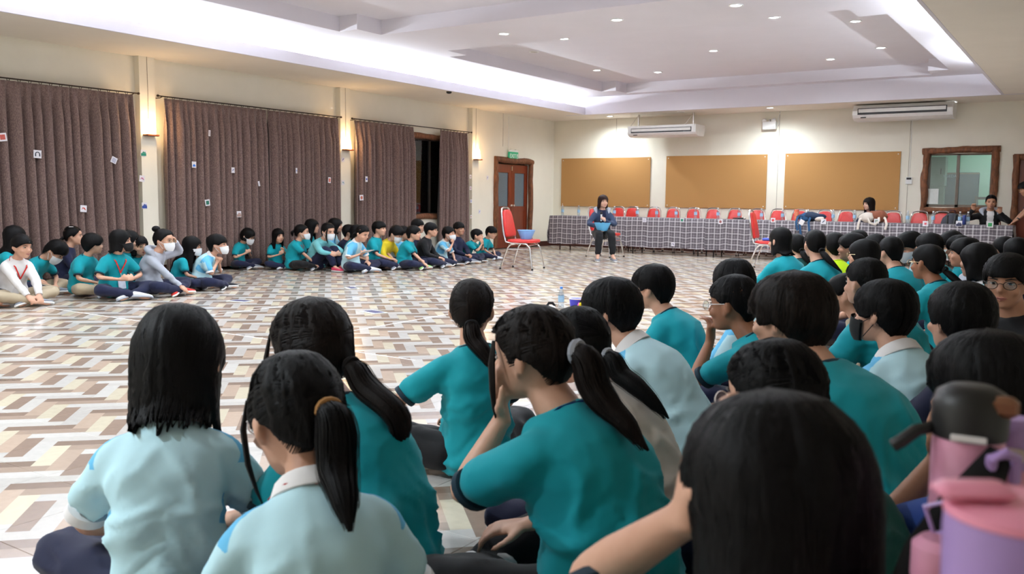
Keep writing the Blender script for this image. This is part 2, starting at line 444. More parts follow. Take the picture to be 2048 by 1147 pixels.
for y0, y1, w_ in ((3.0, 6.0, 'nearest the camera'), (7.0, 10.0, 'second'), (10.6, 13.2, 'third'), (14.0, 16.4, 'last')):
    cove_tube(SR+.25, y0, y1, 'tube light in the right ceiling cove, '+w_)

# ================================================================== fixtures on the left wall
def vnoise(P, seed=0):
    """3-D value noise in numpy, -1..1"""
    P = np.asarray(P, float); i = np.floor(P).astype(np.int64); f = P-i; f = f*f*(3-2*f); out = 0
    def h(a, b, c):
        n = (a*73856093) ^ (b*19349663) ^ (c*83492791) ^ (seed*2654435761)
        n = (n ^ (n >> 13))*1274126177; n = n ^ (n >> 16); return (n & 0xffff)/32767.5-1
    for dx in (0, 1):
        for dy in (0, 1):
            for dz in (0, 1):
                wgt = (f[:, 0] if dx else 1-f[:, 0])*(f[:, 1] if dy else 1-f[:, 1])*(f[:, 2] if dz else 1-f[:, 2])
                out = out+wgt*h(i[:, 0]+dx, i[:, 1]+dy, i[:, 2]+dz)
    return out

def fleck_cloth(name, a, b, rough=.85, scale=220):
    k = NT(name); tc = k.n('ShaderNodeTexCoord').outputs['Object']
    mp = k.n('ShaderNodeMapping', i_Vector=tc, i_Scale=(1, 1, .45)).outputs[0]
    nz = k.n('ShaderNodeTexNoise', i_Vector=mp, i_Scale=scale*.5, i_Detail=3.0)
    k.l(k.ramp(nz.outputs['Fac'], [(.42, a), (.62, b)]), k.b.inputs['Base Color'])
    k.b.inputs['Roughness'].default_value = rough; k.b.inputs['Sheen Weight'].default_value = .15
    bp = k.n('ShaderNodeBump', i_Strength=.25, i_Distance=.004, i_Height=nz.outputs['Fac']); k.l(bp.outputs[0], k.b.inputs['Normal'])
    return k.mat
M_CURT = fleck_cloth('brown_fleck_curtain', srgb(98, 77, 73), srgb(130, 107, 100))
M_ROD = mat('dark_bronze_rod', srgb(58, 46, 38), .4, 20, .2, metal=.7)
ROD_X, ROD_Z = XL+.15, 2.56
ring_small = MB().tube([(0, .018*math.cos(a), .018*math.sin(a)) for a in np.arange(10)*2*PI/10], .004, 5, closed=True).mesh('curtain_ring')
ring_small.materials.append(M_ROD); smooth_mesh(ring_small)
def curtain(y0, y1, label, seed, pleats, flare0=0.0, flare1=0.0):
    rs = np.random.RandomState(seed); e = empty('curtain', (XL+.15, (y0+y1)/2, 0), label=label, cat='curtain', group='brown pleated curtains on the left wall')
    nu = pleats*10+1; nz = 16; u = np.linspace(0, 1, nu); ph = u*pleats
    ph2 = ph+.18*np.sin(u*17+seed)+.12*np.sin(u*41+seed*2)
    zt, zb = 2.53, .05; rings = []
    amp = .72+.30*rs.rand(pleats+1); am = np.interp(ph, np.arange(pleats+1), amp)
    for iz in range(nz+1):
        t = (iz/nz)**1.3; z = zt+(zb-zt)*t; tt = min(1, t*6)
        g = np.cos(2*PI*ph)                              # pinch at the heading, rounder folds below
        top = .012+.028*np.clip(g, 0, 1)**4
        sw_ = ph2+.06*math.sin(3*t+seed); low = .085*am*(2*np.abs(np.sin(PI*(sw_+.5)))**.8-1)+.010*np.sin(2*PI*sw_*.5+seed+2*t)
        x = top*(1-tt)+low*tt
        y = (u-.5)*(y1-y0)+flare0*t*(1-u)+flare1*t*u+.012*tt*np.sin(2*PI*ph2*1.0+1)
        fr = np.stack([x+.006, y, np.full(nu, z)], 1); bk = np.stack([x-.006, y, np.full(nu, z)], 1)[::-1]
        rings.append(np.concatenate([fr, bk]))
    MB().loft(rings[::-1]).build('cloth', M_CURT, e, True, angle=0)
    for p in range(pleats):
        o = bpy.data.objects.new('curtain_ring', ring_small); COL.objects.link(o); o.parent = e; o.location = (0, ((p+.5)/pleats-.5)*(y1-y0), ROD_Z-.012)
    return e
curtain(4.35, 7.56, 'brown pleated curtain at the far left edge of the photo', 1, 24, 0, .06)
curtain(8.06, 9.93, 'wide brown pleated curtain just right of the first pilaster', 2, 15, -.02, 0)
curtain(9.96, 11.56, 'brown pleated curtain just left of the second pilaster', 3, 13, 0, .02)
curtain(11.98, 13.62, 'brown pleated curtain just right of the second pilaster, left of the window glass', 4, 13, 0, .02)
curtain(14.50, 15.40, 'narrow bunched brown curtain right of the bare window glass', 5, 8, -.04, .06)
def rod(y0, y1, label):
    e = empty('curtain_rod', (ROD_X, (y0+y1)/2, ROD_Z), label=label, cat='curtain rod', group='thin curtain rods'); h = (y1-y0)/2
    MB().tube([(0, -h, 0), (0, h, 0)], .009, 8).build('pole', M_ROD, e)
    for s in (-1, 1):
        MB().ell((0, s*h, 0), (.018, .022, .018), 8, 6).build('finial', M_ROD, e)
        MB().tube([(-.15, s*(h-.07), -.02), (-.05, s*(h-.07), -.02), (0, s*(h-.07), -.004)], .007, 6).build('bracket', M_ROD, e)
rod(4.2, 7.68, 'curtain rod above the leftmost curtain'); rod(7.99, 11.68, 'long curtain rod between the first and second pilaster'); rod(11.96, 15.62, 'curtain rod above the bare window, partly uncovered')

# sconces
M_SHADE = None
def sconce_shade():
    k = NT('warm_glass_shade'); k.b.inputs['Base Color'].default_value = (.9, .8, .6, 1)
    nz = k.n('ShaderNodeTexNoise', i_Scale=4.0)
    k.l(k.mix(nz.outputs['Fac'], (1.0, .70, .34, 1), (1.0, .76, .42, 1)), k.b.inputs['Emission Color'])
    k.b.inputs['Emission Strength'].default_value = 9.0; return k.mat
M_SHADE = sconce_shade(); M_SCW = mat('sconce_wood', srgb(120, 62, 34), .5, 10, .2)
for y, lb in zip(PIL[1:], ('warm glowing wall sconce on the first pilaster from the left', 'warm glowing wall sconce on the middle pilaster', 'warm glowing wall sconce on the pilaster nearest the door')):
    e = empty('wall_sconce', (XL+.11, y, 1.98), label=lb, cat='wall lamp', group='wall sconces')
    MB().bbox((.062, 0, .012), (.12, .19, .026), .006).build('wooden_tray', M_SCW, e)
    rings = []
    for z, r in ((.026, .088), (.10, .086), (.18, .076), (.235, .062)):
        a = np.linspace(-PI/2, PI/2, 12); rings.append(np.stack([.02+np.cos(a)*r*1.05, np.sin(a)*r, np.full(12, z)], 1))
    MB().loft(rings).build('shade', M_SHADE, e)
    l = bpy.data.lights.new('lamp', 'POINT'); l.energy = SCONCE_W; l.color = WARM; l.shadow_soft_size = .06
    o = bpy.data.objects.new('lamp', l); COL.objects.link(o); o.parent = e; o.location = (.20, 0, .16)
    MB().tube([(.004, 0, .24), (.004, .004, .6), (.004, 0, ZS-1.98)], .0035, 5).build('cable', M_JOINT, e)

# log door and window frames
def log(m, a, b, r, seed, n=14):
    a, b = np.asarray(a, float), np.asarray(b, float); t = np.linspace(0, 1, n); P = a+(b-a)*t[:, None]
    P = P+.35*r*np.stack([vnoise(P*3.1+9, seed), vnoise(P*3.1+31, seed+1), vnoise(P*3.1+57, seed+2)], 1)*[1, 1, 1]
    m.tube(P, r*(1+.22*vnoise(P*7.0, seed+3)), 9); return m
M_FROST = mat('frosted_blue_grey_glass', srgb(96, 112, 122), .35, 60, .10, spec=.6)
def door_leaf(parent, axis_y0, axis_y1, x, z1, knob_side):
    """one leaf in the plane x, from y0 to y1"""
    y0, y1 = axis_y0, axis_y1; st = .13; d = MB(); zm = .98; zt = z1-.19
    for a, b in (((x, y0, .012), (x+.045, y0+st, z1)), ((x, y1-st, .012), (x+.045, y1, z1)), ((x, y0+st, zt), (x+.045, y1-st, z1)), ((x, y0+st, .012), (x+.045, y1-st, .2)), ((x, y0+st, zm-.1), (x+.045, y1-st, zm))):
        d.box2(np.array(a), np.array(b))
    lf = d.build('door_leaf', M_DOORW, parent, False)
    MB().bbox((x+.02, (y0+y1)/2, (.2+zm-.1)/2), (.03, y1-y0-2*st+.02, zm-.3+.02), .006).build('lower_panel', M_DOORW, lf, False)
    MB().box2((x+.016, y0+st-.01, zm-.01), (x+.024, y1-st+.01, zt+.01)).build('glass_pane', M_FROST, lf, False)
    ky = y1-.05 if knob_side > 0 else y0+.05
    MB().lathe([(.02, 0), (.02, .008), (.009, .012), (.009, .03), (.026, .04), (.028, .052), (.018, .064)], 14, (x+.045, ky, 1.0), R=roty(PI/2)).build('door_knob', M_CHROME, lf)
m = MB(); log(m, (XL+.02, DL0-.03, .02), (XL+.02, DL0-.03, DLZ+.08), .062, 3); log(m, (XL+.02, DL1+.03, .02), (XL+.02, DL1+.03, DLZ+.08), .062, 9); log(m, (XL+.02, DL0-.09, DLZ+.05), (XL+.02, DL1+.09, DLZ+.03), .07, 15)
d1 = m.build('door_1', M_LOG, kind='structure')
mid = (DL0+DL1)/2
door_leaf(d1, DL0+.02, mid-.003, XL-.09, DLZ-.05, 1); door_leaf(d1, mid+.003, DL1-.02, XL-.09, DLZ-.05, -1)
MB().box2((XL-.05, mid-.015, DLZ-.19), (XL-.03, mid+.015, DLZ-.09)).build('bolt', M_STEEL, d1, False)
MB().box2((XL-.16, DL0, 0), (XL-.14, DL1, DLZ)).build('back_panel', M_BLACKP, d1, False)

# flat lettering
def text_mesh(body, size, m, parent, loc, rot, name='lettering', align='CENTER', ext=.001):
    cu = bpy.data.curves.new('text', 'FONT'); cu.body = body; cu.size = size; cu.align_x = align; cu.align_y = 'CENTER'; cu.extrude = ext
    t = bpy.data.objects.new('text', cu); COL.objects.link(t); bpy.context.view_layer.update()
    me = bpy.data.meshes.new_from_object(t.evaluated_get(bpy.context.evaluated_depsgraph_get())); bpy.data.objects.remove(t)
    me.materials.clear(); o = link(name, me, m, parent, False); o.location = loc; o.rotation_euler = rot; return o
M_GREEN = mat('exit_green', srgb(20, 140, 92), .4, 10, .05, emit=(.02, .30, .16, .35)); M_WHITE = mat('white_print', srgb(236, 240, 236), .5, 20, .03)
P0 = on_x(1018, 321, XL+.05); P1 = on_x(1035, 303, XL+.05); yc, zc = (P0[1]+P1[1])/2, (P0[2]+P1[2])/2
e = empty('exit_sign', (XL+.05, yc, zc), label='small green EXIT sign above the wooden double door', cat='sign')
MB().bbox((0, 0, 0), (.05, .36, .19), .006).build('light_box', M_GREEN, e, False)
MB().bbox((0, 0, .115), (.04, .36, .05), .006).build('housing', M_WHITEP, e, False)
text_mesh('EXIT', .13, M_WHITE, e, (.026, -.055, -.005), (PI/2, 0, PI/2))
mm = MB(); mm.box((.027, .135, 0), (.002, .06, .10)); mm.build('door_pictogram', M_WHITE, e, False)
mm = MB(); mm.tube([(.029, .15, -.04), (.029, .135, -.01), (.029, .14, .025)], .007, 6); mm.tube([(.029, .12, -.035), (.029, .135, -.01)], .006, 6); mm.ell((.029, .142, .04), (.003, .01, .01), 8, 5); mm.build('running_figure', M_GREEN, e)
for s in (-.1, .1): MB().tube([(-.04, s, .14), (0, s, .16), (.0, s, .12)], .004, 5).build('hook', M_STEEL, e)
MB().tube([(-.046, -.14, .14), (-.046, -.14, ZS-zc)], .004, 5).build('conduit', M_WHITEP, e)

# ---- the bare window with night outside
M_ALU = mat('brown_aluminium', srgb(70, 60, 54), .4, 20, .1, metal=.4)
def glass(name, rough=0.0, col=(.9, .95, .95, 1), fres=None):
    k = NT(name); nz = k.n('ShaderNodeTexNoise', i_Scale=5.0)
    gl = k.n('ShaderNodeBsdfGlossy', i_Roughness=.02+rough); gl.inputs['Color'].default_value = (.9, .95, 1, 1)
    tr = k.n('ShaderNodeBsdfTransparent'); k.l(k.mix(nz.outputs['Fac'], col, tuple(np.array(col[:3])*.97)+(1,)), tr.inputs['Color'])
    fr = k.n('ShaderNodeFresnel', i_IOR=1.5); mx = k.n('ShaderNodeMixShader')
    (k.l(k.math('MULTIPLY', fr.outputs[0], 1.6), mx.inputs[0]) if fres is None else setattr(mx.inputs[0], 'default_value', fres)); k.l(tr.outputs[0], mx.inputs[1]); k.l(gl.outputs[0], mx.inputs[2]); k.l(mx.outputs[0], k.out.inputs['Surface'])
    return k.mat
M_PANE = glass('window_glass')
m = MB(); log(m, (XL+.01, WIN_Y0-.1, WIN_Z1+.03), (XL+.01, WIN_Y1+.1, WIN_Z1+.03), .06, 31, 20); log(m, (XL+.01, WIN_Y0-.1, WIN_Z0-.03), (XL+.01, WIN_Y1+.1, WIN_Z0-.03), .055, 41, 20)
log(m, (XL+.01, WIN_Y0-.03, WIN_Z0), (XL+.01, WIN_Y0-.03, WIN_Z1), .055, 51); log(m, (XL+.01, WIN_Y1+.03, WIN_Z0), (XL+.01, WIN_Y1+.03, WIN_Z1), .055, 61)
w1 = m.build('window_1', M_LOG, kind='structure')
for k_, (a, b) in enumerate(((WIN_Y0, 14.47), (14.43, WIN_Y1))):
    x = XL-.08-.03*k_; m = MB(); s = .045
    for p, q in (((x, a, WIN_Z0), (x+.03, b, WIN_Z0+s)), ((x, a, WIN_Z1-s), (x+.03, b, WIN_Z1)), ((x, a, WIN_Z0), (x+.03, a+s, WIN_Z1)), ((x, b-s, WIN_Z0), (x+.03, b, WIN_Z1))): m.box2(np.array(p), np.array(q))
    sash = m.build('sash', M_ALU, w1, False)
    MB().box2((x+.012, a+.03, WIN_Z0+.03), (x+.017, b-.03, WIN_Z1-.03)).build('pane', M_PANE, sash, False)
# yard outside: pale low wall and lawn under an added lamp
M_LAWN = mat('lawn_grass', srgb(80, 120, 70), .9, 40, .4, .4); M_YARD = mat('outside_pale_wall', srgb(150, 170, 150), .9, 12, .1); M_DKW = mat('outside_dark_wall', srgb(60, 52, 48), .9, 6, .2)
MB().box2((XL-9, 8, -.2), (XL-.2, 30, -.05)).build('ground_outside', M_LAWN, smooth=False, kind='structure')
MB().box2((XL-6.2, 9, -.05), (XL-6.0, 32, float(on_x(850, 416, XL-6.0)[2]))).build('wall_outside_low', M_YARD, smooth=False, kind='structure')
MB().box2((XL-7.6, 9, -.05), (XL-7.4, 32, 3.0)).build('wall_outside_tall', M_DKW, smooth=False, kind='structure')
YLP = on_x(867, 290, XL-4.6)  # lamp reflection in the glass, built as an added glowing bulb outside
e = empty('lamp_reflection_standin', (YLP[0]-.16, YLP[1], 0), label='added glowing bulb outside, standing in for a lamp reflection in the bare window glass', cat='lamp reflection stand-in')
MB().tube([(0, 0, -.05), (0, 0, YLP[2]-.1), (.1, 0, YLP[2]+.05)], .03, 8).build('post', M_ALU, e); MB().ell((.16, 0, YLP[2]), (.10, .10, .09), 12, 8).build('bulb', lit('reflection_bulb', (.85, .9, 1), 30.0), e)
l = bpy.data.lights.new('lamp', 'POINT'); l.energy = 220; l.color = (.8, .97, .85); l.shadow_soft_size = .1; o = bpy.data.objects.new('lamp', l); COL.objects.link(o); o.parent = e; o.location = (.16, 0, YLP[2]-.2)

# ---- notice cards pinned to curtains, pilasters, wall and table cloth
CARD_W = mat('card_white', srgb(225, 222, 228), .6, 20, .03)
CARD_C = {}
def card_col(c):
    if c not in CARD_C: CARD_C[c] = mat('card_ink_%d' % len(CARD_C), srgb(*c), .6, 60, .15)
    return CARD_C[c]
def card(px, py, plane, size, tilt, col, shape, where, tone=None):
    """plane: ('x', X) on the left wall side or ('y', Y) on the table front"""
    P = on_x(px, py, plane[1]) if plane[0] == 'x' else on_y(px, py, plane[1])
    sx, sz = size
    e = empty('picture_card', P, label=where, cat='card', group='small picture cards')
    e.rotation_euler = (0, 0, PI/2) if plane[0] == 'x' else (0, 0, 0)     # card faces local -Y
    r = roty(math.radians(tilt))
    MB().box((0, 0, 0), (sx, .003, sz), r).build('paper', CARD_W if tone is None else card_col(tone), e, False)
    m = MB(); k = min(sx, sz)
    if shape == 'dome': m.prism([(k*.32*math.cos(a), k*.36*math.sin(a)-.02) for a in np.linspace(-.3, PI+.3, 10)], 1, -.003, -.0045)
    elif shape == 'ring': m.tube([(k*.26*math.cos(a), -.003, k*.26*math.sin(a)) for a in np.linspace(-.4, PI+.4, 12)], k*.06, 5); m.box((-k*.26, -.003, -k*.15), (k*.14, .002, k*.26)); m.box((k*.26, -.003, -k*.15), (k*.14, .002, k*.26))
    elif shape == 'square': m.box((0, -.003, 0), (sx*.62, .002, sz*.62), r)
    elif shape == 'disc': m.prism([(k*.3*math.cos(a), k*.3*math.sin(a)) for a in np.arange(14)*2*PI/14], 1, -.003, -.0045)
    elif shape == 'slash': m.tube([(-k*.25, -.003, -k*.25), (0, -.003, k*.05), (k*.28, -.003, k*.3)], [k*.05, k*.12, k*.06], 6, flat=((0, 1, 0), .15))
    elif shape == 'arch': m.tube([(-k*.32, -.003, -k*.15), (-k*.1, -.003, k*.15), (k*.12, -.003, k*.05), (k*.32, -.003, -k*.22)], [k*.03, k*.07, k*.11, k*.05], 6, flat=((0, 1, 0), .15))
    elif shape == 'star': m.prism([((k*.36 if i % 2 else k*.15)*math.sin(i*PI/5), (k*.36 if i % 2 else k*.15)*math.cos(i*PI/5)) for i in range(10)], 1, -.003, -.0045)
    elif shape == 'lines':
        for q in (-.28, -.1, .08, .26): m.box(r@np.array([0, -.003, q*sz]), (sx*.66, .002, sz*.07), r)
    elif shape == 'landscape': m.box((0, -.003, -sz*.22), (sx*.9, .002, sz*.4)); m.prism([(-.3*sx, 0), (0, .3*sz), (.12*sx, .1*sz), (.25*sx, .25*sz), (.4*sx, 0)], 1, -.003, -.0045)
    m.build('print', card_col(col), e, False)
CX, PX_ = XL+.243, XL+.115
for a in [(5, 274, ('x', CX), (.10, .10), -8, (196, 90, 80), 'square', 'white card with a red picture at the left edge of the photo'),
  (75, 308, ('x', CX), (.10, .10), 2, (40, 50, 66), 'ring', 'white card with a dark headphones picture on the leftmost curtain'),
  (228, 320, ('x', CX), (.085, .085), 25, (120, 130, 170), 'lines', 'tilted white card with lines of print near the first pilaster'),
  (167, 417, ('x', CX), (.09, .09), 4, (200, 80, 70), 'arch', 'white card with a red curved shape low on the leftmost curtain'),
  (388, 329, ('x', CX), (.075, .09), 0, (50, 120, 210), 'dome', 'white card with a blue dome picture on the second curtain'),
  (466, 340, ('x', CX), (.06, .085), 0, (80, 80, 140), 'slash', 'white card with a violet diagonal pencil on the second curtain'),
  (419, 266, ('x', CX), (.035, .09), 4, (150, 140, 130), 'lines', 'narrow pale card high on the second curtain'),
  (415, 405, ('x', CX), (.085, .095), -8, (30, 110, 90), 'square', 'white card with a dark green square on the second curtain'),
  (478, 428, ('x', CX), (.085, .095), 0, (170, 140, 130), 'landscape', 'white card with a small pale picture low on the second curtain'),
  (518, 367, ('x', CX), (.035, .08), -12, (170, 170, 180), 'lines', 'narrow tilted pale card where the two curtains meet'),
  (593, 341, ('x', XL+.235), (.035, .09), 0, (120, 150, 210), 'disc', 'narrow pale blue card on the third curtain'),
  (659, 360, ('x', CX), (.065, .10), 5, (210, 110, 90), 'square', 'white card with a red picture beside the second pilaster'),
  (733, 358, ('x', CX), (.06, .10), 0, (40, 80, 190), 'disc', 'white card with a blue disc on the fourth curtain'),
  (723, 395, ('x', CX), (.10, .10), -4, (190, 110, 90), 'disc', 'white card with a red brown disc on the fourth curtain'),
  (287, 306, ('x', PX_), (.09, .09), 5, (40, 140, 120), 'landscape', 'card with a green letter picture under the first sconce'),
  (284, 357, ('x', PX_), (.085, .09), 6, (200, 110, 150), 'arch', 'white card with a faint pink figure midway down the first pilaster'),
  (289, 411, ('x', PX_), (.085, .09), 0, (40, 70, 150), 'landscape', 'card with a blue picture low on the first pilaster'),
  (686, 319, ('x', PX_), (.075, .085), 0, (90, 100, 170), 'slash', 'white card with a violet mark under the middle sconce'),
  (686, 365, ('x', PX_), (.075, .085), 0, (60, 150, 150), 'arch', 'white card with a teal mark low on the middle pilaster'),
  (950, 368, ('x', XL+.004), (.13, .30), 0, (50, 110, 200), 'landscape', 'tall blue and white notice right of the last pilaster'),
  (941, 353, ('x', PX_), (.07, .08), 0, (170, 150, 140), 'disc', 'small faint card under the last sconce'),
  (941, 376, ('x', PX_), (.07, .08), 0, (190, 150, 170), 'disc', 'small faint pink card on the last pilaster'),
  (942, 402, ('x', PX_), (.07, .08), 0, (160, 170, 210), 'disc', 'small faint blue card on the last pilaster'),
  (942, 433, ('x', PX_), (.06, .07), 0, (180, 120, 70), 'disc', 'small orange card at the bottom of the last pilaster'),
  (975, 355, ('x', XL+.004), (.07, .09), 0, (140, 130, 160), 'slash', 'small card with a grey mark left of the wooden double door'),
  (959, 423, ('x', XL+.004), (.07, .09), 0, (110, 130, 200), 'slash', 'small card with a blue mark low on the wall left of the door')]: card(*a)

# ================================================================== back wall
for k_, ((x0, z1), (x1, z0), lb) in enumerate([((-11.30, 2.165), (-8.89, .99), 'large brown pinboard nearest the corner, behind the woman on the chair'), ((-8.49, 2.18), (-6.13, 1.0), 'large brown pinboard in the middle of the back wall'), ((-5.74, 2.19), (-3.43, 1.01), 'large brown pinboard at the right, behind the long haired woman')]):
    e = empty('pinboard', ((x0+x1)/2, YB-.016, (z0+z1)/2), label=lb, cat='notice board', group='brown pinboards on the back wall')
    MB().bbox((0, 0, 0), (x1-x0, .022, z1-z0), .003).build('board', M_CORK, e, False)
    for sx in (-1, 1):
        for sz in (-1, 1): MB().lathe([(.012, 0), (.012, .004), (.005, .006)], 8, (sx*((x1-x0)/2-.05), -.011, sz*((z1-z0)/2-.05)), R=rotx(PI/2)).build('screw_cap', M_WHITEP, e)
# wall remote and conduit
P = on_y(1818, 361, YB)
e = empty('wall_controller', (P[0], YB-.012, P[2]), label='small white wall controller right of the last pinboard', cat='thermostat')
MB().bbox((0, 0, 0), (.12, .024, .14), .006).build('case', M_WHITEP, e, False); MB().box((0, -.013, .04), (.09, .004, .04)).build('screen', M_BLACKP, e, False)
MB().tube([(0, .004, .07), (0, .004, ZS-P[2])], .006, 6).build('conduit', M_WHITEP, e)

# air conditioners
def aircon(px0, px1, py_top, py_bot, Y, label, hung):
    a = on_y(px0, (py_top+py_bot)/2, Y); b = on_y(px1, (py_top+py_bot)/2, Y); L = b[0]-a[0]
    zt = on_y((px0+px1)/2, py_top, Y)[2]; zb = on_y((px0+px1)/2, py_bot, Y)[2]; h = zt-zb
    e = empty('air_conditioner', ((a[0]+b[0])/2, Y, zb), label=label, cat='air conditioner', group='long white air conditioners')
    prof = [(0, h), (0, h*.30), (.05, h*.12), (.16, 0), (.50, 0), (.56, h*.5), (.56, h)]     # (depth, z), front at depth 0
    if not hung: prof = [(.10, h), (.07, h*.80), (.0, h*.62), (.0, h*.34), (.05, h*.15), (.16, 0), (.50, 0), (.52, h)]
    MB().prism([(y, z) for y, z in prof], 0, -L/2, L/2).build('casing', M_WHITEP, e, False)
    for s in (-1, 1):
        MB().prism([(y*1.0+(.012 if y < .1 else 0), z) for y, z in prof], 0, s*L/2, s*(L/2+.03)).build('end_cap', M_WHITEP, e, False)
    MB().box((0, -.002, h*.56), (L*.92, .012, h*.42)).build('outlet_slot', M_BLACKP, e, False)
    MB().box((0, -.010, h*.60), (L*.90, .012, h*.24), rotx(.25)).build('louvre', M_WHITEP, e, False)
    MB().box((-L*.40, .03, h*.17), (.10, .02, .012), rotx(.5)).build('name_plate', M_BLACKP, e, False)
    for s in (-1, 1):
        MB().box2((s*L*.42-.012, .25, h-.01), (s*L*.42+.012, .28, ZS-zb)).build('hanger', M_STEEL, e, False)
        MB().tube([(s*L*.42, .27, ZS-zb), (s*L*.42-.18, .2, h+.005)], .006, 5).build('stay_wire', M_STEEL, e)
aircon(1257, 1388, 250, 272, 18.45, 'white air conditioner hanging on steel brackets above the left pinboards', True)
aircon(1708, 1902, 206, 237, 18.55, 'longer white air conditioner tight under the ceiling above the right pinboard', False)
# emergency lamp
P = on_y(1539, 251, YB-.06)
e = empty('emergency_lamp', (P[0], YB-.06, P[2]), label='white twin-head emergency lamp on the back wall', cat='emergency light')
MB().bbox((0, 0, 0), (.29, .10, .17), .01).build('battery_box', M_WHITEP, e, False)
for s in (-1, 1): MB().lathe([(.02, .05), (.045, .0), (.05, -.04), (.04, -.045)], 14, (s*.10, -.02, .115), R=rotx(-.9)).build('lamp_head', M_WHITEP, e)
MB().box((0, 0, .11), (.03, .03, .05)).build('bracket', M_STEEL, e, False); MB().ell((.10, -.052, -.04), (.006, .004, .006), 8, 5).build('indicator', M_BLACKP, e)
MB().tube([(.15, .02, -.03), (.20, .03, .05), (.17, .03, .14), (.22, .04, .3), (.2, .05, ZS-P[2])], .006, 5).build('cable', M_WHITEP, e)

# window to the neighbouring room, with log frame
x0, x1, z0, z1 = BW; m = MB()
for A, B, s in (((x0-.05, YB-.02, z0-.12), (x0-.03, YB-.02, z1+.1), 3), ((x1+.05, YB-.02, z0-.1), (x1+.04, YB-.02, z1+.12), 13), ((x0-.1, YB-.02, z1+.05), (x1+.1, YB-.02, z1+.07), 23), ((x0-.08, YB-.02, z0-.06), (x1+.08, YB-.02, z0-.06), 33)): log(m, A, B, .062, s, 16)
w2 = m.build('window_2', M_LOG, kind='structure'); xm = (x0+x1)/2-.04
M_ALU2 = mat('grey_brown_aluminium', srgb(112, 100, 90), .45, 20, .1, metal=.3)
for k_, (a, b) in enumerate(((x0, xm+.03), (xm-.03, x1))):
    y = YB+.05+.03*k_; m = MB(); s = .05
    for p, q in (((a, y, z0), (b, y+.03, z0+s)), ((a, y, z1-s*.6), (b, y+.03, z1)), ((a, y, z0), (a+s, y+.03, z1)), ((b-s, y, z0), (b, y+.03, z1))): m.box2(np.array(p), np.array(q))
    sash = m.build('sash', M_ALU2, w2, False)
    MB().box2((a+.03, y+.012, z0+.03), (b-.03, y+.017, z1-.02)).build('pane', M_PANE, sash, False)
MB().box2((x0+.02, YB+.035, z0+.06), (x0+.22, YB+.038, z0+.36)).build('paper_sheet', M_WHITE, w2, False)
M_GREENW = mat('pale_green_room_paint', srgb(150, 186, 168), .8, 3, .04); M_BB = mat('dark_blue_board', srgb(40, 58, 74), .5, 8, .15); M_GREYCAB = mat('grey_green_cabinet', srgb(98, 112, 106), .6, 10, .08)
m = MB(); m.box2((-5, YB+2.4, 0), (1.5, YB+2.5, 3.2)); m.box2((-5, YB+.2, 0), (-4.9, YB+2.5, 3.2)); m.box2((1.4, YB+.2, 0), (1.5, YB+2.5, 3.2)); m.box2((-5, YB+.2, 3.1), (1.5, YB+2.5, 3.2)); m.box2((-5, YB+.2, -.05), (1.5, YB+2.5, 0))
m.build('wall_next_room', M_GREENW, smooth=False, kind='structure')
for px0, px1, py0, py1, Y, mt, nm, lb, ct in ((1888, 1955, 345, 418, YB+2.34, M_BB, 'blackboard', 'dark blue board standing in the room behind the window', 'board'), (1857, 1891, 314, 372, YB+1.6, M_GREYCAB, 'wall_cabinet', 'grey cabinet panel seen through the window at the left', 'cabinet')):
    a, b = on_y(px0, py0, Y), on_y(px1, py1, Y); m = MB(); m.bbox(((a[0]+b[0])/2, Y, (a[2]+b[2])/2), (b[0]-a[0], .05 if Y > YB+2 else .3, a[2]-b[2]), .01)
    o = m.build(nm, mt, smooth=False, label=lb, cat=ct)
    if nm == 'blackboard':
        MB().box(((a[0]+b[0])/2, Y-.03, a[2]-.02), (b[0]-a[0], .02, .03)).build('frame_rail', M_ALU2, o, False)
        for s in (a[0]+.05, b[0]-.05): MB().box2((s-.02, Y-.02, 0), (s+.02, Y+.02, b[2])).build('leg', M_ALU2, o, False)
    else: MB().box(((a[0]+b[0])/2+.1, Y-.155, (a[2]+b[2])/2), (.02, .02, .12)).build('handle', M_BLACKP, o, False); MB().box2((a[0]+.02, Y-.1, 0), (b[0]-.02, Y+.14, b[2])).build('stand', M_GREYCAB, o, False)
a = on_y(1902, 352, YB+.03)
text_mesh('YGEDAC', .075, mat('ghost_lettering', srgb(140, 152, 156), .6), w2, (a[0], YB+.075, a[2]), (PI/2, 0, 0), 'lettering')
l = bpy.data.lights.new('room_lamp', 'AREA'); l.energy = 26; l.size = .6; l.color = (.9, 1, .95); o = bpy.data.objects.new('room_lamp', l); COL.objects.link(o); o.location = (-1.8, YB+1.2, 3.05)
e = empty('easel_chair', (on_y(1968, 420, YB+.9)[0], YB+.9, 0), label='dark wooden chair back seen through the window at the right', cat='chair')
for s in (-.16, .16): MB().box2((s-.02, -.02, 0), (s+.02, .02, 1.32)).build('post', M_ALU, e, False)
for z in (1.25, 1.05): MB().box2((-.16, -.015, z), (.16, .015, z+.05)).build('rail', M_ALU, e, False)
MB().box2((-.2, -.02, .43), (.2, .36, .47)).build('seat', M_ALU, e, False)
for s in (-.16, .16): MB().box2((s-.02, .3, 0), (s+.02, .34, .43)).build('leg', M_ALU, e, False)
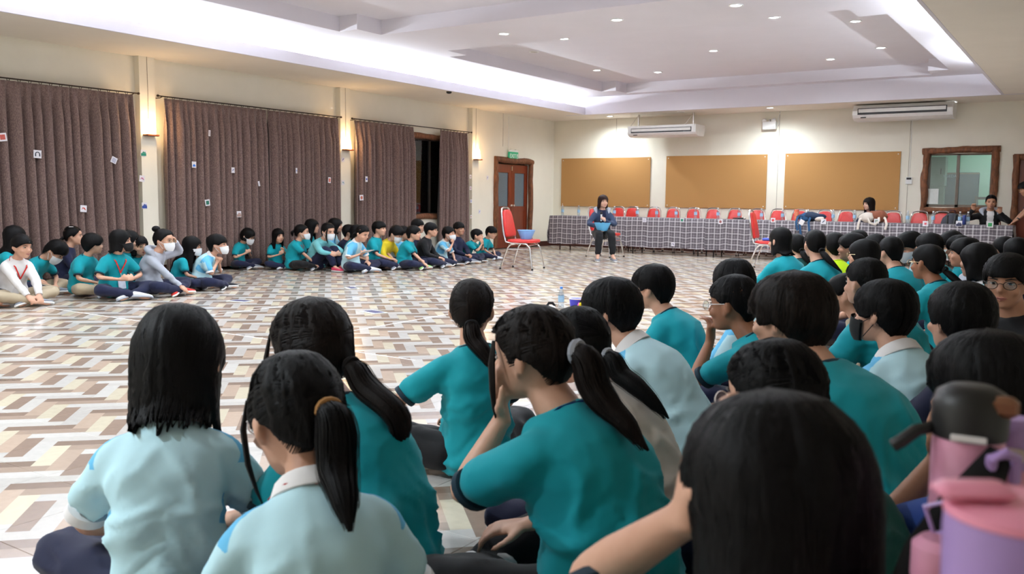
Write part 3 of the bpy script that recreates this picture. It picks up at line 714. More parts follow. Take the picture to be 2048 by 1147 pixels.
# back door
m = MB(); log(m, (BD0-.03, YB-.02, .02), (BD0-.03, YB-.02, BDZ+.09), .06, 71, 18); log(m, (BD1+.03, YB-.02, .02), (BD1+.03, YB-.02, BDZ+.09), .06, 81, 18); log(m, (BD0-.09, YB-.02, BDZ+.05), (BD1+.09, YB-.02, BDZ+.05), .065, 91, 14)
d2 = m.build('door_2', M_LOG, kind='structure')
lf = MB().bbox(((BD0+BD1)/2, YB+.06, BDZ/2), (BD1-BD0-.01, .045, BDZ-.01), .004).build('door_leaf', M_DOORW, d2, False)
MB().lathe([(.02, 0), (.02, .008), (.009, .012), (.009, .03), (.026, .04), (.028, .052), (.018, .064)], 14, (BD0+.09, YB+.036, 1.0), R=rotx(PI/2)).build('door_knob', M_CHROME, lf)

# ================================================================== people
M_EYEW = mat('eye_white', srgb(186, 178, 172), .4); M_DARK = mat('dark_iris', srgb(22, 16, 14), .25); M_LIP = mat('lip', srgb(172, 108, 98), .45); M_BROW = mat('brow_hair', srgb(30, 22, 19), .7)
SKINS = {}
def skin(k):
    if k not in SKINS:
        c = {'a': (206, 160, 136), 'b': (186, 138, 112), 'c': (152, 104, 78), 'p': (216, 172, 150)}[k]
        q = NT('skin_'+k); nz = q.n('ShaderNodeTexNoise', i_Scale=14.0, i_Detail=4.0, i_Vector=q.n('ShaderNodeTexCoord').outputs['Object'])
        b = np.array(srgb(*c)[:3]); q.l(q.ramp(nz.outputs['Fac'], [(.3, tuple(b*[.94, .88, .86])+(1,)), (.7, tuple(np.clip(b*1.05, 0, 1))+(1,))]), q.b.inputs['Base Color'])
        q.b.inputs['Roughness'].default_value = .5; q.b.inputs['Specular IOR Level'].default_value = .35
        SKINS[k] = q.mat
    return SKINS[k]
def hair_mat(name, c, c2, rough=.55):
    q = NT(name); tc = q.n('ShaderNodeTexCoord').outputs['Object']
    mp = q.n('ShaderNodeMapping', i_Vector=tc, i_Scale=(1, 1, .10)).outputs[0]
    nz = q.n('ShaderNodeTexNoise', i_Vector=mp, i_Scale=320.0, i_Detail=3.0)
    q.l(q.ramp(nz.outputs['Fac'], [(.35, c), (.7, c2)]), q.b.inputs['Base Color'])
    q.b.inputs['Roughness'].default_value = rough; q.b.inputs['Specular IOR Level'].default_value = .13
    bp = q.n('ShaderNodeBump', i_Strength=.35, i_Distance=.003, i_Height=nz.outputs['Fac']); q.l(bp.outputs[0], q.b.inputs['Normal'])
    return q.mat
HAIR = {'black': hair_mat('black_hair', srgb(7, 6, 7), srgb(15, 13, 15)), 'brown': hair_mat('dark_brown_hair', srgb(13, 9, 8), srgb(30, 21, 18)), 'red': hair_mat('chestnut_hair', srgb(28, 14, 13), srgb(52, 29, 25))}
def cloth(name, c, bump=.12, rough=.8, weave=900.0):
    q = NT(name); tc = q.n('ShaderNodeTexCoord').outputs['Object']
    nz = q.n('ShaderNodeTexNoise', i_Vector=tc, i_Scale=7.0, i_Detail=3.0); fn = q.n('ShaderNodeTexNoise', i_Vector=tc, i_Scale=weave, i_Detail=1.0)
    b = np.array(srgb(*c)[:3]); q.l(q.ramp(nz.outputs['Fac'], [(.3, tuple(b*.93)+(1,)), (.7, tuple(np.clip(b*1.05, 0, 1))+(1,))]), q.b.inputs['Base Color'])
    q.b.inputs['Roughness'].default_value = rough; q.b.inputs['Specular IOR Level'].default_value = .25; q.b.inputs['Sheen Weight'].default_value = .08
    bp = q.n('ShaderNodeBump', i_Strength=bump, i_Distance=.002, i_Height=fn.outputs['Fac']); q.l(bp.outputs[0], q.b.inputs['Normal'])
    return q.mat
C = {k: cloth('cloth_'+k, c) for k, c in dict(teal=(8, 146, 158), pale=(186, 222, 232), sky=(104, 184, 226), white=(226, 222, 222), cream=(212, 200, 190), navy=(26, 30, 58), black=(22, 22, 26), yellow=(226, 198, 44), neon=(196, 232, 22),
     grey=(170, 174, 186), mint=(112, 184, 190), green=(16, 72, 66), khaki=(176, 160, 136), royal=(30, 60, 130), jacket=(50, 62, 88), red=(205, 44, 40), trim=(20, 46, 60), pink=(222, 190, 186), shoe_grey=(130, 134, 144), shoe_white=(214, 214, 214), shoe_black=(28, 32, 38), shoe_green=(150, 196, 120), shoe_red=(190, 52, 46), shoe_pink=(200, 60, 90), sock=(226, 224, 224), maskw=(232, 234, 238), maskb=(20, 20, 22), tan=(166, 120, 70), purple=(120, 70, 150)).items()}
def polo_mat():
    q = NT('pale_polo_with_sky_shoulder_panels'); tc = q.n('ShaderNodeTexCoord').outputs['Object']; nz = q.n('ShaderNodeTexNoise', i_Vector=tc, i_Scale=7.0, i_Detail=3.0)
    at_ = q.n('ShaderNodeAttribute', attribute_name='panel'); f_ = q.ramp(q.math('ADD', q.math('MULTIPLY', at_.outputs['Fac'], 60.0), .5), [(.4, (0, 0, 0, 1)), (.6, (1, 1, 1, 1))])
    a, b = np.array(srgb(186, 222, 232)[:3]), np.array(srgb(104, 184, 226)[:3]); pr = lambda c: q.ramp(nz.outputs['Fac'], [(.3, tuple(c*.93)+(1,)), (.7, tuple(np.clip(c*1.04, 0, 1))+(1,))])
    q.l(q.mix(f_, pr(a), pr(b)), q.b.inputs['Base Color']); q.b.inputs['Roughness'].default_value = .8; q.b.inputs['Specular IOR Level'].default_value = .25; return q.mat
M_POLO = polo_mat()
M_GOLD = mat('gold_wire', (.8, .6, .35), .25, 20, .05, metal=1.0); M_CLEAR = glass('lens_glass', fres=.10); M_BADGE = mat('badge_card', srgb(210, 214, 232), .3, 40, .1)

# ---- head profile: z, half width, front y, back y (head frame: +Y is the face)
HP = np.array([(-.118, .018, .078, .035), (-.108, .034, .089, .004), (-.088, .050, .091, -.028), (-.06, .060, .091, -.046), (-.03, .066, .092, -.066), (0, .071, .090, -.084), (.03, .075, .095, -.097), (.06, .074, .091, -.098), (.085, .064, .075, -.087), (.105, .043, .046, -.061), (.117, .014, .010, -.022)])
HH = np.array([(-.13, .050, .085, -.056), (-.10, .058, .09, -.066), (-.07, .071, .098, -.084), (-.04, .083, .103, -.103), (-.01, .088, .106, -.112), (.02, .090, .108, -.116), (.05, .089, .108, -.114), (.08, .081, .097, -.104), (.10, .071, .082, -.092), (.12, .054, .058, -.074), (.131, .034, .030, -.050), (.138, .003, -.006, -.012)])
def hp(tab, z): return np.interp(z, tab[:, 0], tab[:, 1]), np.interp(z, tab[:, 0], tab[:, 2]), np.interp(z, tab[:, 0], tab[:, 3])
HAIR_END = {'boy': [(0, .034), (35, .032), (55, .012), (72, -.012), (84, .004), (100, .0), (115, -.04), (140, -.085), (180, -.098)],
 'bowl': [(0, .022), (40, .02), (60, -.01), (75, -.02), (90, -.01), (110, -.05), (140, -.09), (180, -.105)],
 'crop': [(0, .062), (40, .055), (60, .03), (80, .01), (100, .015), (120, -.03), (150, -.075), (180, -.085)],
 'pony': [(0, .078), (40, .066), (62, .035), (78, -.012), (90, .006), (108, -.012), (130, -.05), (155, -.068), (180, -.07)]}
def hair_end(style, phi, L):
    p = np.degrees(np.abs(phi))
    if style in HAIR_END: return np.interp(p, *np.array(HAIR_END[style]).T)
    return np.interp(p, [0, 35, 46, 58, 180], [.045, .035, -.02, L*.92, L])
HSEED = [0.0]
def hair_xyz(style, phi, z, vol=1.0, L=-.2):
    zc = np.maximum(z, -.04) if style in ('bob', 'long') else z
    a, f, b = hp(HH, zc)
    if style in ('bob', 'long'):
        dn = np.clip(-.04-z, 0, 1); a = np.maximum(a, .086*(z < .0))+dn*.03*(1-dn*1.2); b = np.minimum(b, -.108*(z < .0))-dn*.02; f = np.where(z < 0, f-.02-dn*.03, f)
    if style == 'pony': a, f, b = a*.955, f*.95, b*.96
    if style == 'crop': a, f, b = a*.93, f*.94, b*.93
    a, f, b = a*vol*.972, f*vol*.975, b*vol*.975
    c, d = (f+b)/2, (f-b)/2
    lo_ = style in ('bob', 'long'); z_ = z+0*phi
    n_ = vnoise(np.stack([np.cos(phi)*2.2+HSEED[0], np.sin(phi)*2.2, z_*(9 if lo_ else 14)], -1), 5)*(np.clip((.125-z_)/.06, 0, 1)*(.004+(.034*np.clip(-z_-.02, 0, .35) if lo_ else 0)))
    return np.stack([(a+n_)*np.sin(phi), c+(d+n_)*np.cos(phi), z_], -1)

def build_hair(style, L, hi, rs, vol, pushfn, toH, mats, parent, strands=True):
    """hair as one thick shell + strand ribbons; toH maps head coordinates to body coordinates"""
    def grav(V):
        # below the ears loose hair hangs straight down, whatever the tilt of the head
        if style not in ('bob', 'long'): return toH(V)
        zc = np.maximum(V[:, 2], -.03); B_ = toH(np.stack([V[:, 0], V[:, 1], zc], 1)); k_ = np.linalg.norm(toH([0, 0, 1.0])-toH([0, 0, 0.0]))
        B_[:, 2] -= (zc-V[:, 2])*k_; return B_
    nphi, nt = (130, 26) if hi else (36, 11)
    phi = np.linspace(-PI, PI, nphi, endpoint=False); ze = hair_end(style, phi, L)
    jag = rs.randn(nphi)*(.006 if hi else .004)
    if style in ('bob', 'long'): ze = ze+jag*np.where(ze < -.05, 2.2, .6)
    elif style == 'pony': ze = ze+jag*.12
    else: ze = ze+np.interp(np.arange(nphi), np.linspace(0, nphi, nphi//4+1), rs.randn(nphi//4+1))*.007*np.where(np.abs(phi) < 1.2, 1.0, .35)
    ridge = np.interp(np.arange(nphi), np.linspace(0, nphi, nphi//3+1), rs.randn(nphi//3+1))*(.0018 if hi else .0042)
    zt = .138; rings = []
    t = (np.arange(nt)+.4)/(nt-.6)
    for tt in t:
        if style in ('bob', 'long'): s = np.where(tt < .45, (1-math.cos(min(tt/.45, 1)*PI/2))*np.minimum(1, .16/(zt-ze)), np.minimum(1, .16/(zt-ze))+(1-np.minimum(1, .16/(zt-ze)))*(tt-.45)/.55)
        else: s = 1-math.cos(tt*PI/2)
        z = zt-(zt-ze)*s
        V = hair_xyz(style, phi, z, vol); rad = V*[1, 1, 0]; rad[:, 1] += .005
        V = V+rad/np.maximum(1e-6, np.linalg.norm(rad, axis=1))[:, None]*(ridge*min(1, tt*2)+ .0012*rs.randn(nphi))[:, None]
        rings.append(V)
    top = np.tile([[0, -.006, zt+.001]], (nphi, 1))*1.0; rings.insert(0, top+hair_xyz(style, phi, np.full(nphi, .1375))*[.3, .3, 0])
    e = rings[-1]; cen = np.array([0, -.005, 0])
    for k, up in ((.86, .006), (.80, .4), (.74, .9)):
        z2 = e[:, 2]+np.maximum(0, .01-e[:, 2])*up; rings.append(np.stack([e[:, 0]*k, cen[1]+(e[:, 1]-cen[1])*k, z2], 1))
    R = np.array(rings); sh = R.shape
    W = pushfn(grav(R.reshape(-1, 3)), .004, len(t)*nphi+nphi); m = MB(); m.loft(W.reshape(sh))
    # ribbons of hair lying on and just off the shell
    if strands and hi:
        n = 900 if style in ('bob', 'long') else 520
        ns = 9; ph = rs.rand(n)*2*PI-PI; z_e = hair_end(style, ph, L)
        t0 = rs.rand(n)*.5; t1 = 1.0+rs.randn(n)*.02
        Q = []; jit = 1+.004*np.abs(rs.randn(n))[:, None]
        tie = np.array([0, -.118, .03])
        for i in range(ns):
            u = t0+(t1-t0)*i/(ns-1)
            if style == 'pony':
                zz = z_e; A = hair_xyz(style, ph, z_e+0*ph, vol); k = i/(ns-1)
                Dv = A*(1-k)+tie*k; Dv = Dv/np.linalg.norm(Dv, axis=1)[:, None]
                el = Dv[:, 2]; z = np.clip(Dv[:, 2]*.135, -.075, .136); az = np.arctan2(Dv[:, 0], Dv[:, 1]); V = hair_xyz(style, az, z, vol*1.006)
            else:
                wob = ph+.05*np.sin(u*5+ph*9)
                s = np.where(u < .45, (1-np.cos(np.minimum(u/.45, 1)*PI/2))*np.minimum(1, .16/(zt-z_e)), np.minimum(1, .16/(zt-z_e))+(1-np.minimum(1, .16/(zt-z_e)))*(u-.45)/.55) if style in ('bob', 'long') else 1-np.cos(np.minimum(u, 1.02)*PI/2)
                V = hair_xyz(style, wob, zt-(zt-z_e)*s, vol*1.004)
            Q.append(V*(1+(jit-1)*(.3+.7*i/(ns-1))))
        Q = np.array(Q); wd = (.0007+.0014*rs.rand(n))
        T = np.gradient(Q, axis=0); N = Q-np.array([0, 0, -.02]); S = np.cross(T, N); S /= np.maximum(1e-9, np.linalg.norm(S, axis=2))[..., None]
        tp = np.sin(np.linspace(.35, PI-.12, ns))[:, None, None]
        A = pushfn(grav((Q-S*wd[None, :, None]*tp).reshape(-1, 3)), .007, 0).reshape(Q.shape); B = pushfn(grav((Q+S*wd[None, :, None]*tp).reshape(-1, 3)), .007, 0).reshape(Q.shape)
        V = np.stack([A, B], 2).transpose(1, 0, 2, 3).reshape(-1, 3)          # strand, step, side
        fs = [(s*ns*2+i*2, s*ns*2+i*2+1, s*ns*2+i*2+3, s*ns*2+i*2+2) for s in range(n) for i in range(ns-1)]
        m.add(V, fs)
    return m.build('hair', mats, parent, True, angle=0)

def tail_mesh(path, rad, hi, rs, flat=.75):
    """pony tail: a ridged core lock with ribbons round it that run out into a thin tip"""
    P = np.asarray(path, float); k = len(P); ns = 24 if hi else 10; t = np.linspace(0, k-1, ns)
    P = np.stack([np.interp(t, np.arange(k), P[:, i]) for i in range(3)], 1)
    for _ in range(4): P[1:-1] = (P[:-2]+2*P[1:-1]+P[2:])/4
    u = np.linspace(0, 1, ns); r = rad*np.interp(u, [0, .07, .16, .35, .6, .82, 1], [.50, .54, .86, 1.0, .90, .55, .08])
    T = np.gradient(P, axis=0); T /= np.linalg.norm(T, axis=1)[:, None]
    nn = 40 if hi else 12; a = np.arange(nn)*2*PI/nn; rid = 1+.10*rs.randn(nn)*(1 if hi else .5); X = nrm(np.cross(T[0], [0, .4, 1])); rings = []
    for i in range(ns):
        X = nrm(X-T[i]*np.dot(X, T[i])); Y = np.cross(T[i], X); rr = r[i]*(1+(rid-1)*min(1, u[i]*3))
        rings.append(P[i]+(np.cos(a)*rr)[:, None]*X+(np.sin(a)*rr*.8)[:, None]*Y)
    m = MB(); m.loft(rings)
    if hi:
        n = 280; V = []
        for s in range(n):
            b0 = rs.rand()*2*PI; tw = rs.randn()*.35; off = .97+.10*abs(rs.randn()); w = .0007+.0016*rs.rand(); fl = abs(rs.randn())*.10; ex = .02*rs.rand()
            A = b0+tw*u; dv = []; Xq = nrm(np.cross(T[0], [0, .4, 1]))
            rq = np.maximum(r, rad*(.45-.30*np.clip((u-.8)/.2, 0, 1))*(u > .7))
            L = np.empty((ns, 3)); S = np.empty((ns, 3))
            for i in range(ns):
                Xq = nrm(Xq-T[i]*np.dot(Xq, T[i])); Y = np.cross(T[i], Xq); d_ = math.cos(A[i])*Xq+math.sin(A[i])*Y*.82
                L[i] = P[i]+d_*rq[i]*off*(1+fl*u[i])+np.array([0, 0, -ex*u[i]**3]); S[i] = np.cross(T[i], d_)/max(1e-6, np.linalg.norm(d_))
            e_ = int(ns*(.80+.20*rs.rand())); L[e_:] = L[e_-1]; tp = np.interp(u, [0, .8, 1], [1, .9, .15])[:, None]
            V.append(np.stack([L-S*w*tp, L+S*w*tp], 1))
        V = np.array(V).reshape(-1, 3); m.add(V, [(s*ns*2+i*2, s*ns*2+i*2+1, s*ns*2+i*2+3, s*ns*2+i*2+2) for s in range(n) for i in range(ns-1)])
    return m

class HB(MB):
    """a mesh drawn in head coordinates"""
    def __init__(self, f_): super().__init__(); self.fn = f_
    def mesh(self, name='mesh'): self.v = [self.fn(x) for x in self.v]; return super().mesh(name)
JOBS = []
def fused(mb, name, mats, parent, voxel, smooth=4, post=None):
    """joins overlapping volumes of one mesh into a single continuous surface (voxel remesh, applied in one go later)"""
    o = mb.build(name, mats, parent, True, angle=0)
    r = o.modifiers.new('fuse', 'REMESH'); r.mode = 'VOXEL'; r.voxel_size = voxel; r.use_smooth_shade = True
    s = o.modifiers.new('relax', 'SMOOTH'); s.factor = .5; s.iterations = smooth
    JOBS.append((o, post)); return o
def finish_fused():
    bpy.context.view_layer.update(); dg = bpy.context.evaluated_depsgraph_get()
    for o, post in JOBS:
        me = bpy.data.meshes.new_from_object(o.evaluated_get(dg)); mts = list(o.data.materials); old = o.data
        o.modifiers.clear(); me.materials.clear()
        for q in mts: me.materials.append(q)
        n = len(me.vertices); V = np.empty(n*3, np.float32); N = np.empty(n*3, np.float32); me.vertices.foreach_get('co', V); me.vertices.foreach_get('normal', N)
        V = V.reshape(-1, 3).astype(float); N = N.reshape(-1, 3).astype(float)
        if post:
            V2, mi = post(V, N, me)
            if V2 is not None: me.vertices.foreach_set('co', V2.astype(np.float32).ravel())
            if mi is not None: me.polygons.foreach_set('material_index', mi.astype(np.int32))
            else: me.polygons.foreach_set('material_index', np.zeros(len(me.polygons), np.int32))
        else: me.polygons.foreach_set('material_index', np.zeros(len(me.polygons), np.int32))
        me.polygons.foreach_set('use_smooth', np.ones(len(me.polygons), bool)); me.update(); o.data = me; bpy.data.meshes.remove(old)

def limb(m, pts, rads, n=12, sub=4):
    """tapered limb through joints, with rounded ends"""
    P = np.asarray(pts, float); t = np.arange(len(P)); q = np.linspace(0, len(P)-1, (len(P)-1)*sub+1)
    Q = np.stack([np.interp(q, t, P[:, i]) for i in range(3)], 1); R = np.interp(q, t, rads)
    for _ in range(2): Q[1:-1] = (Q[:-2]+2*Q[1:-1]+Q[2:])/4
    d0, d1 = nrm(Q[0]-Q[1]), nrm(Q[-1]-Q[-2])
    Q = np.vstack([Q[0]+d0*R[0]*.8, Q, Q[-1]+d1*R[-1]*.8]); R = np.concatenate([[R[0]*.45], R, [R[-1]*.45]])
    m.tube(Q, R, n)

def hand(m, wrist, d, nrmv, side, curl=.5, k=1.0, n=7, spread=.10):
    """palm and five fingers; d = pointing direction, nrmv = palm normal (fingers bend towards it), side=+1 right hand"""
    d = nrm(d); nv = nrm(np.asarray(nrmv, float)-d*np.dot(nrmv, d)); x = np.cross(d, nv)*side     # x: towards the thumb
    w = np.asarray(wrist, float)
    rings = []
    for s, hw, th in ((-.02, .024, .019), (.0, .027, .018), (.03, .036, .017), (.065, .040, .015), (.088, .037, .012)):
        a = np.arange(10)*2*PI/10
        rings.append(w+d*s*k+(np.cos(a)[:, None]*x*hw+np.sin(a)[:, None]*nv*th)*k)
    m.loft(rings)
    for i, (off, L) in enumerate(((.028, .070), (.009, .078), (-.010, .072), (-.028, .056))):
        b = w+(d*.080+x*off)*k; dd = nrm(d+x*(1.5-i)*spread); pts = [b]; ang = 0; p = b
        for seg, (fr, ba) in enumerate(((.42, .75), (.32, 1.0), (.26, .7))):
            ang += curl*ba*(1+.08*i); dirv = dd*math.cos(ang)+nv*math.sin(ang); p = p+dirv*L*fr*k; pts.append(p)
        m.tube(np.vstack([pts[0], (pts[0]+pts[1])/2, pts[1], (pts[1]+pts[2])/2, pts[2], pts[3], pts[3]+(pts[3]-pts[2])*.18]), np.array([.0088, .0088, .0086, .0080, .0078, .0070, .003])*k, n)
    b = w+(d*.018+x*.030)*k; t1 = nrm(x*.75+d*.62+nv*.25); t2 = nrm(x*.35+d*.88+nv*.35*(.4+curl))
    m.tube([b, b+t1*.034*k, b+t1*.034*k+t2*.028*k, b+t1*.034*k+t2*.052*k, b+t1*.034*k+t2*.058*k], np.array([.013, .0115, .0098, .0085, .004])*k, n)

def ik(S, W, L1, L2, hint):
    S, W = np.asarray(S, float), np.asarray(W, float); v = W-S; D = np.linalg.norm(v)
    if D > (L1+L2)*.995: W = S+v/D*(L1+L2)*.995; v = W-S; D = np.linalg.norm(v)
    if D < abs(L1-L2)+.03: D = abs(L1-L2)+.03; W = S+nrm(v)*D; v = W-S
    a = (L1*L1-L2*L2+D*D)/(2*D); h = math.sqrt(max(0, L1*L1-a*a)); n = nrm(v); q = np.asarray(hint, float); q = nrm(q-n*np.dot(q, n))
    return S+n*a+q*h, W

TORSO = [(-.075, .150, .120), (-.03, .170, .138), (.02, .172, .140), (.09, .158, .128), (.17, .146, .114), (.25, .150, .113), (.33, .160, .114), (.39, .158, .105), (.43, .138, .090), (.465, .098, .074), (.495, .066, .062)]

ARM_POSES = {  # wrist (x outward), elbow hint, hand direction, palm normal, curl
 'lap': ((.06, .27, .20), (1, -.3, -.5), (-.55, .8, -.2), (0, .1, -1), .5),
 'lapl': ((.05, .30, .14), (1, -.2, -.3), (-.3, .9, -.5), (-.4, 0, -1), .5),
 'knee': ((.24, .25, .23), (1, -.6, -.1), (.1, .9, -.35), (0, -.2, -1), .45),
 'clasp': ((.035, .25, .42), (.7, -.2, -1), (-.35, .35, .8), (-1, .2, 0), .9),
 'thumbs': ((.075, .26, .26), (1, -.2, -.6), (-.6, .7, .15), (-1, -.4, 0), 1.25),
 'phone': ((.06, .24, .34), (.8, -.2, -1), (-.4, .5, .5), (-.6, -.6, .2), .9),
 'hug': ((.02, .42, .30), (1, .1, -.2), (-.9, .3, -.1), (0, -.9, -.2), .6),
 'feet': ((.06, .40, .13), (1, .0, .1), (-.2, .7, -.7), (-.3, -.2, -1), .5),
 'ground': ((.26, .05, .06), (1, -.6, .1), (.2, .8, -.6), (0, 0, -1), .2),
}

def person(label, u, v, d, fa=0.0, shirt='teal', hair='boy', hfa=None, hp_=0.0, lean=8.0, legs='cross', arms=('lap', 'lap'), pants='navy', shoes='shoe_grey', mask=None, glasses=None,
           lanyard=None, sleeve='short', wf=.79, sk='a', hc='black', L=-.2, vol=1.0, tail=None, tie='black', badge=False, collar=None, s=None, hroll=0.0, base_z=0.0, group='children seated on the floor',
           locks=False, face=None, open_front=None, stripe=False, dz_seat=0.0, hood=None, part_band=None, neck_ext=0.0, twist=0.0, xy=None, hairclip=False, clench=None, watch=False, sandals=False, hk=None):
    hi = d < 5.2; K = 1.15                                  # these children are stocky: wider than tall-proportioned
    rs = np.random.RandomState((int(u)*31+int(v)*17) % 99991)
    P = at(u, v, d); HSEED[0] = float(u) % 37
    view = P-CAM; va = math.atan2(view[1], view[0])
    if hfa is None: hfa = fa
    rz = va-math.radians(fa)-PI/2
    # ---- spine
    le = math.radians(lean)
    segs = [(.17, math.radians(-10)+le*.45), (.17, math.radians(2)+le*.95), (.15, math.radians(13)+le*1.1), (.075+neck_ext, math.radians(17)+le*.75)]
    seat = {'chair': .50, 'stand': .92}.get(legs, .105)+dz_seat
    pts = [np.array([0, 0, seat])]; ang = []
    for Ls, a in segs: pts.append(pts[-1]+Ls*np.array([0, math.sin(a), math.cos(a)])); ang.append(a)
    S_at = np.array([0, .17, .34, .49, .565+neck_ext]); SP = np.array(pts); A_mid = np.array([ang[0]*.3, ang[0]*.5+ang[1]*.5, ang[1]*.5+ang[2]*.5, ang[2]*.5+ang[3]*.5, ang[3]])
    tw = math.radians(twist)
    def spine(sv):
        if sv < 0: return SP[0]+np.array([0, 0, sv]), A_mid[0]*.5
        return np.array([np.interp(sv, S_at, SP[:, i]) for i in range(3)]), float(np.interp(sv, S_at, A_mid))
    def frame(sv):
        c, a = spine(sv); R = rotx(-a)@rotz(tw*np.clip(sv/.43, 0, 1)); return c, R
    # ---- head frame
    hy = -math.radians(hfa-fa); nt = pts[-1]
    RH = rotz(hy)@rotx(-math.radians(hp_))@roty(math.radians(hroll))
    hk = float(np.clip(1.0/max(.3, (P[2]-base_z)/(.84+seat-.105)), .9, 1.28)) if hk is None else hk
    HC = nt+RH@np.array([0, .016, .070+.012*hk])*(.3+.7*hk)
    toH = lambda V: (np.asarray(V, float)*hk)@RH.T+HC
    top_l = toH([0, -.01, .135*vol])
    # silhouette top of the tilted head
    dirs = hair_xyz('boy', np.linspace(-PI, PI, 24), np.full(24, .10))
    cand = np.vstack([top_l[None], toH(dirs)]); tl = cand[np.argmax(cand[:, 2])]; tl = (tl+top_l)/2
    if s is None: s = (P[2]-base_z)/tl[2]
    off = rotz(rz)@(tl*s*[K, K, 1]); root = np.array([P[0]-off[0], P[1]-off[1], base_z])
    if xy is not None: root = np.array([xy[0], xy[1], base_z])
    e = empty('person', root, rz, s, label=label, cat='person', group=group); e.scale = (s*K, s*K, s)
    vb = float(np.interp(d, [1, 2.5, 5.2, 5.3, 8, 12], [.0080, .0085, .010, .0115, .0130, .0140]))/s
    vsh = float(np.interp(d, [1, 2.5, 5.2, 5.3, 8, 12], [.0115, .0125, .0135, .016, .019, .021]))/s
    # torso collision for hair
    rows = [(sv,)+frame(sv)+(a*wf+.020, b+.020) for sv, a, b in TORSO if sv > -.05]
    def push(V, ease=0.0, upto=0):
        V = np.array(V, float); n = len(V) if not upto else upto
        W = V[:n]
        best = np.full(len(W), 1e9); tgt = W.copy()
        for (sv, c, R, a, b) in rows:
            loc = (W-c)@R; near = np.abs(loc[:, 2]) < .028
            a2, b2 = a+ease, b+ease; xr = loc[:, 0]/a2; ee = np.sqrt(xr**2+(loc[:, 1]/b2)**2); ins = near & (ee < 1) & (np.abs(xr) < .93)
            if sv > .44: ins &= ee > .6
            yy = b2*np.sqrt(np.clip(1-xr**2, 0, 1)); loc[:, 1] = np.where(ins, np.where(loc[:, 1] < .05, -yy, yy), loc[:, 1]); W = np.where(ins[:, None], loc@R.T+c, W)
        V[:n] = W; return V
    # ---- arms
    L1, L2 = .262, .225; armj = []
    csh, Rsh = frame(.405)
    for sd, ps in ((-1, arms[0]), (1, arms[1])):
        if isinstance(ps, str) and ps.startswith('chin'):
            ps = None; W = toH([sd*.035, .085, -.165]); hint = (sd*.7, -.1, -1); hd = RH@np.array([-sd*.05, .12, 1]); pn = RH@np.array([-sd*.5, -1, .1]); cu = .55
        elif isinstance(ps, str) and ps == 'face':
            W = toH([sd*.10, .10, -.06]); hint = (sd*1, -.1, -.8); hd = RH@np.array([-sd*.25, .1, 1]); pn = RH@np.array([-sd*.6, -.6, 0]); cu = .35; ps = None
        elif isinstance(ps, str) and ps == 'inhair':
            W = toH([sd*.080, .05, -.02]); hint = (sd*.50, .45, -1.0); hd = RH@np.array([-sd*.25, .1, 1]); pn = RH@np.array([-sd*.8, -.3, 0]); cu = .3; ps = None
        elif isinstance(ps, str) and ps == 'temple':
            W = toH([sd*.15, .05, -.02]); hint = (sd*1, -.1, -.8); hd = RH@np.array([-sd*.6, .1, .6]); pn = RH@np.array([-sd*.6, -.3, -.4]); cu = .5; ps = None
        else:
            if isinstance(ps, str): ps = ARM_POSES[ps]
            w0, hint, hd, pn, cu = ps; fl = np.array([sd, 1, 1.0]); W = np.array(w0, float)*fl; hint = np.array(hint, float)*fl; hd = np.array(hd, float)*fl; pn = np.array(pn, float)*fl
            W = W+np.array([0, 0, seat-.105]) if legs in ('chair', 'stand') else W
        sh = csh+Rsh@np.array([sd*(.147*wf), -.004, .0]); el, W = ik(sh, W, L1, L2, hint)
        armj.append((sd, sh, el, W, hd, pn, cu))
    # ---- legs
    legj = []
    for sd in (-1, 1):
        if legs == 'cross':
            kx, ky, kz = .33+.02*rs.randn(), .27, .155; hipp = np.array([sd*.095, .04, .105]); kn = np.array([sd*kx, ky, kz]); an = np.array([-sd*.03, .36+.05*sd*.6, .065]); fd = nrm([-sd*.9, .25, -.1]); fu = nrm([0, -.5, .9])
        elif legs == 'up':
            hipp = np.array([sd*.085, .04, .105]); kn = np.array([sd*.085, .30, .41]); an = np.array([sd*.07, .47, .075]); fd = nrm([sd*.1, 1, 0]); fu = np.array([0, 0, 1.0])
        elif legs == 'side':
            hipp = np.array([sd*.09, .03, .105]); kn = np.array([sd*.18+.06, .33, .14]); an = np.array([sd*.05-.22, .25+.1*sd, .06]); fd = nrm([-.9, -.2, 0]); fu = nrm([0, .3, 1])
        elif legs == 'chair':
            hipp = np.array([sd*.09, .03, seat+.01]); kn = np.array([sd*.105, .43, seat+.03]); an = np.array([sd*.125, .47, .095]); fd = nrm([sd*.15, 1, 0]); fu = np.array([0, 0, 1.0])
        else:
            hipp = np.array([sd*.09, 0, seat]); kn = np.array([sd*.10, .02, .5]); an = np.array([sd*.11, -.02, .09]); fd = nrm([sd*.15, 1, 0]); fu = np.array([0, 0, 1.0])
        legj.append((sd, hipp, kn, an, fd, fu))
    # ---- body: one continuous skin surface
    b = MB()
    zz = np.concatenate([HP[:, 0]]); rings = []; na = 28 if hi else 20
    ph = np.arange(na)*2*PI/na
    for z in zz:
        a, f, bk = hp(HP, z); c_, d_ = (f+bk)/2, (f-bk)/2; rings.append(np.stack([a*np.sin(ph), c_+d_*np.cos(ph), np.full(na, z)], 1))
    hb = MB(); hb.loft(np.array(rings))
    hb.tube(([(0, .088, .012), (0, .096, -.012), (0, .106, -.030), (0, .100, -.040)]), [.008, .011, .0145, .009], 8)           # nose
    hb.ell(([0, .088, -.066]), (.024, .011, .011), 10, 6); hb.ell(([0, .080, -.102]), (.022, .014, .013), 10, 6)      # mouth and chin
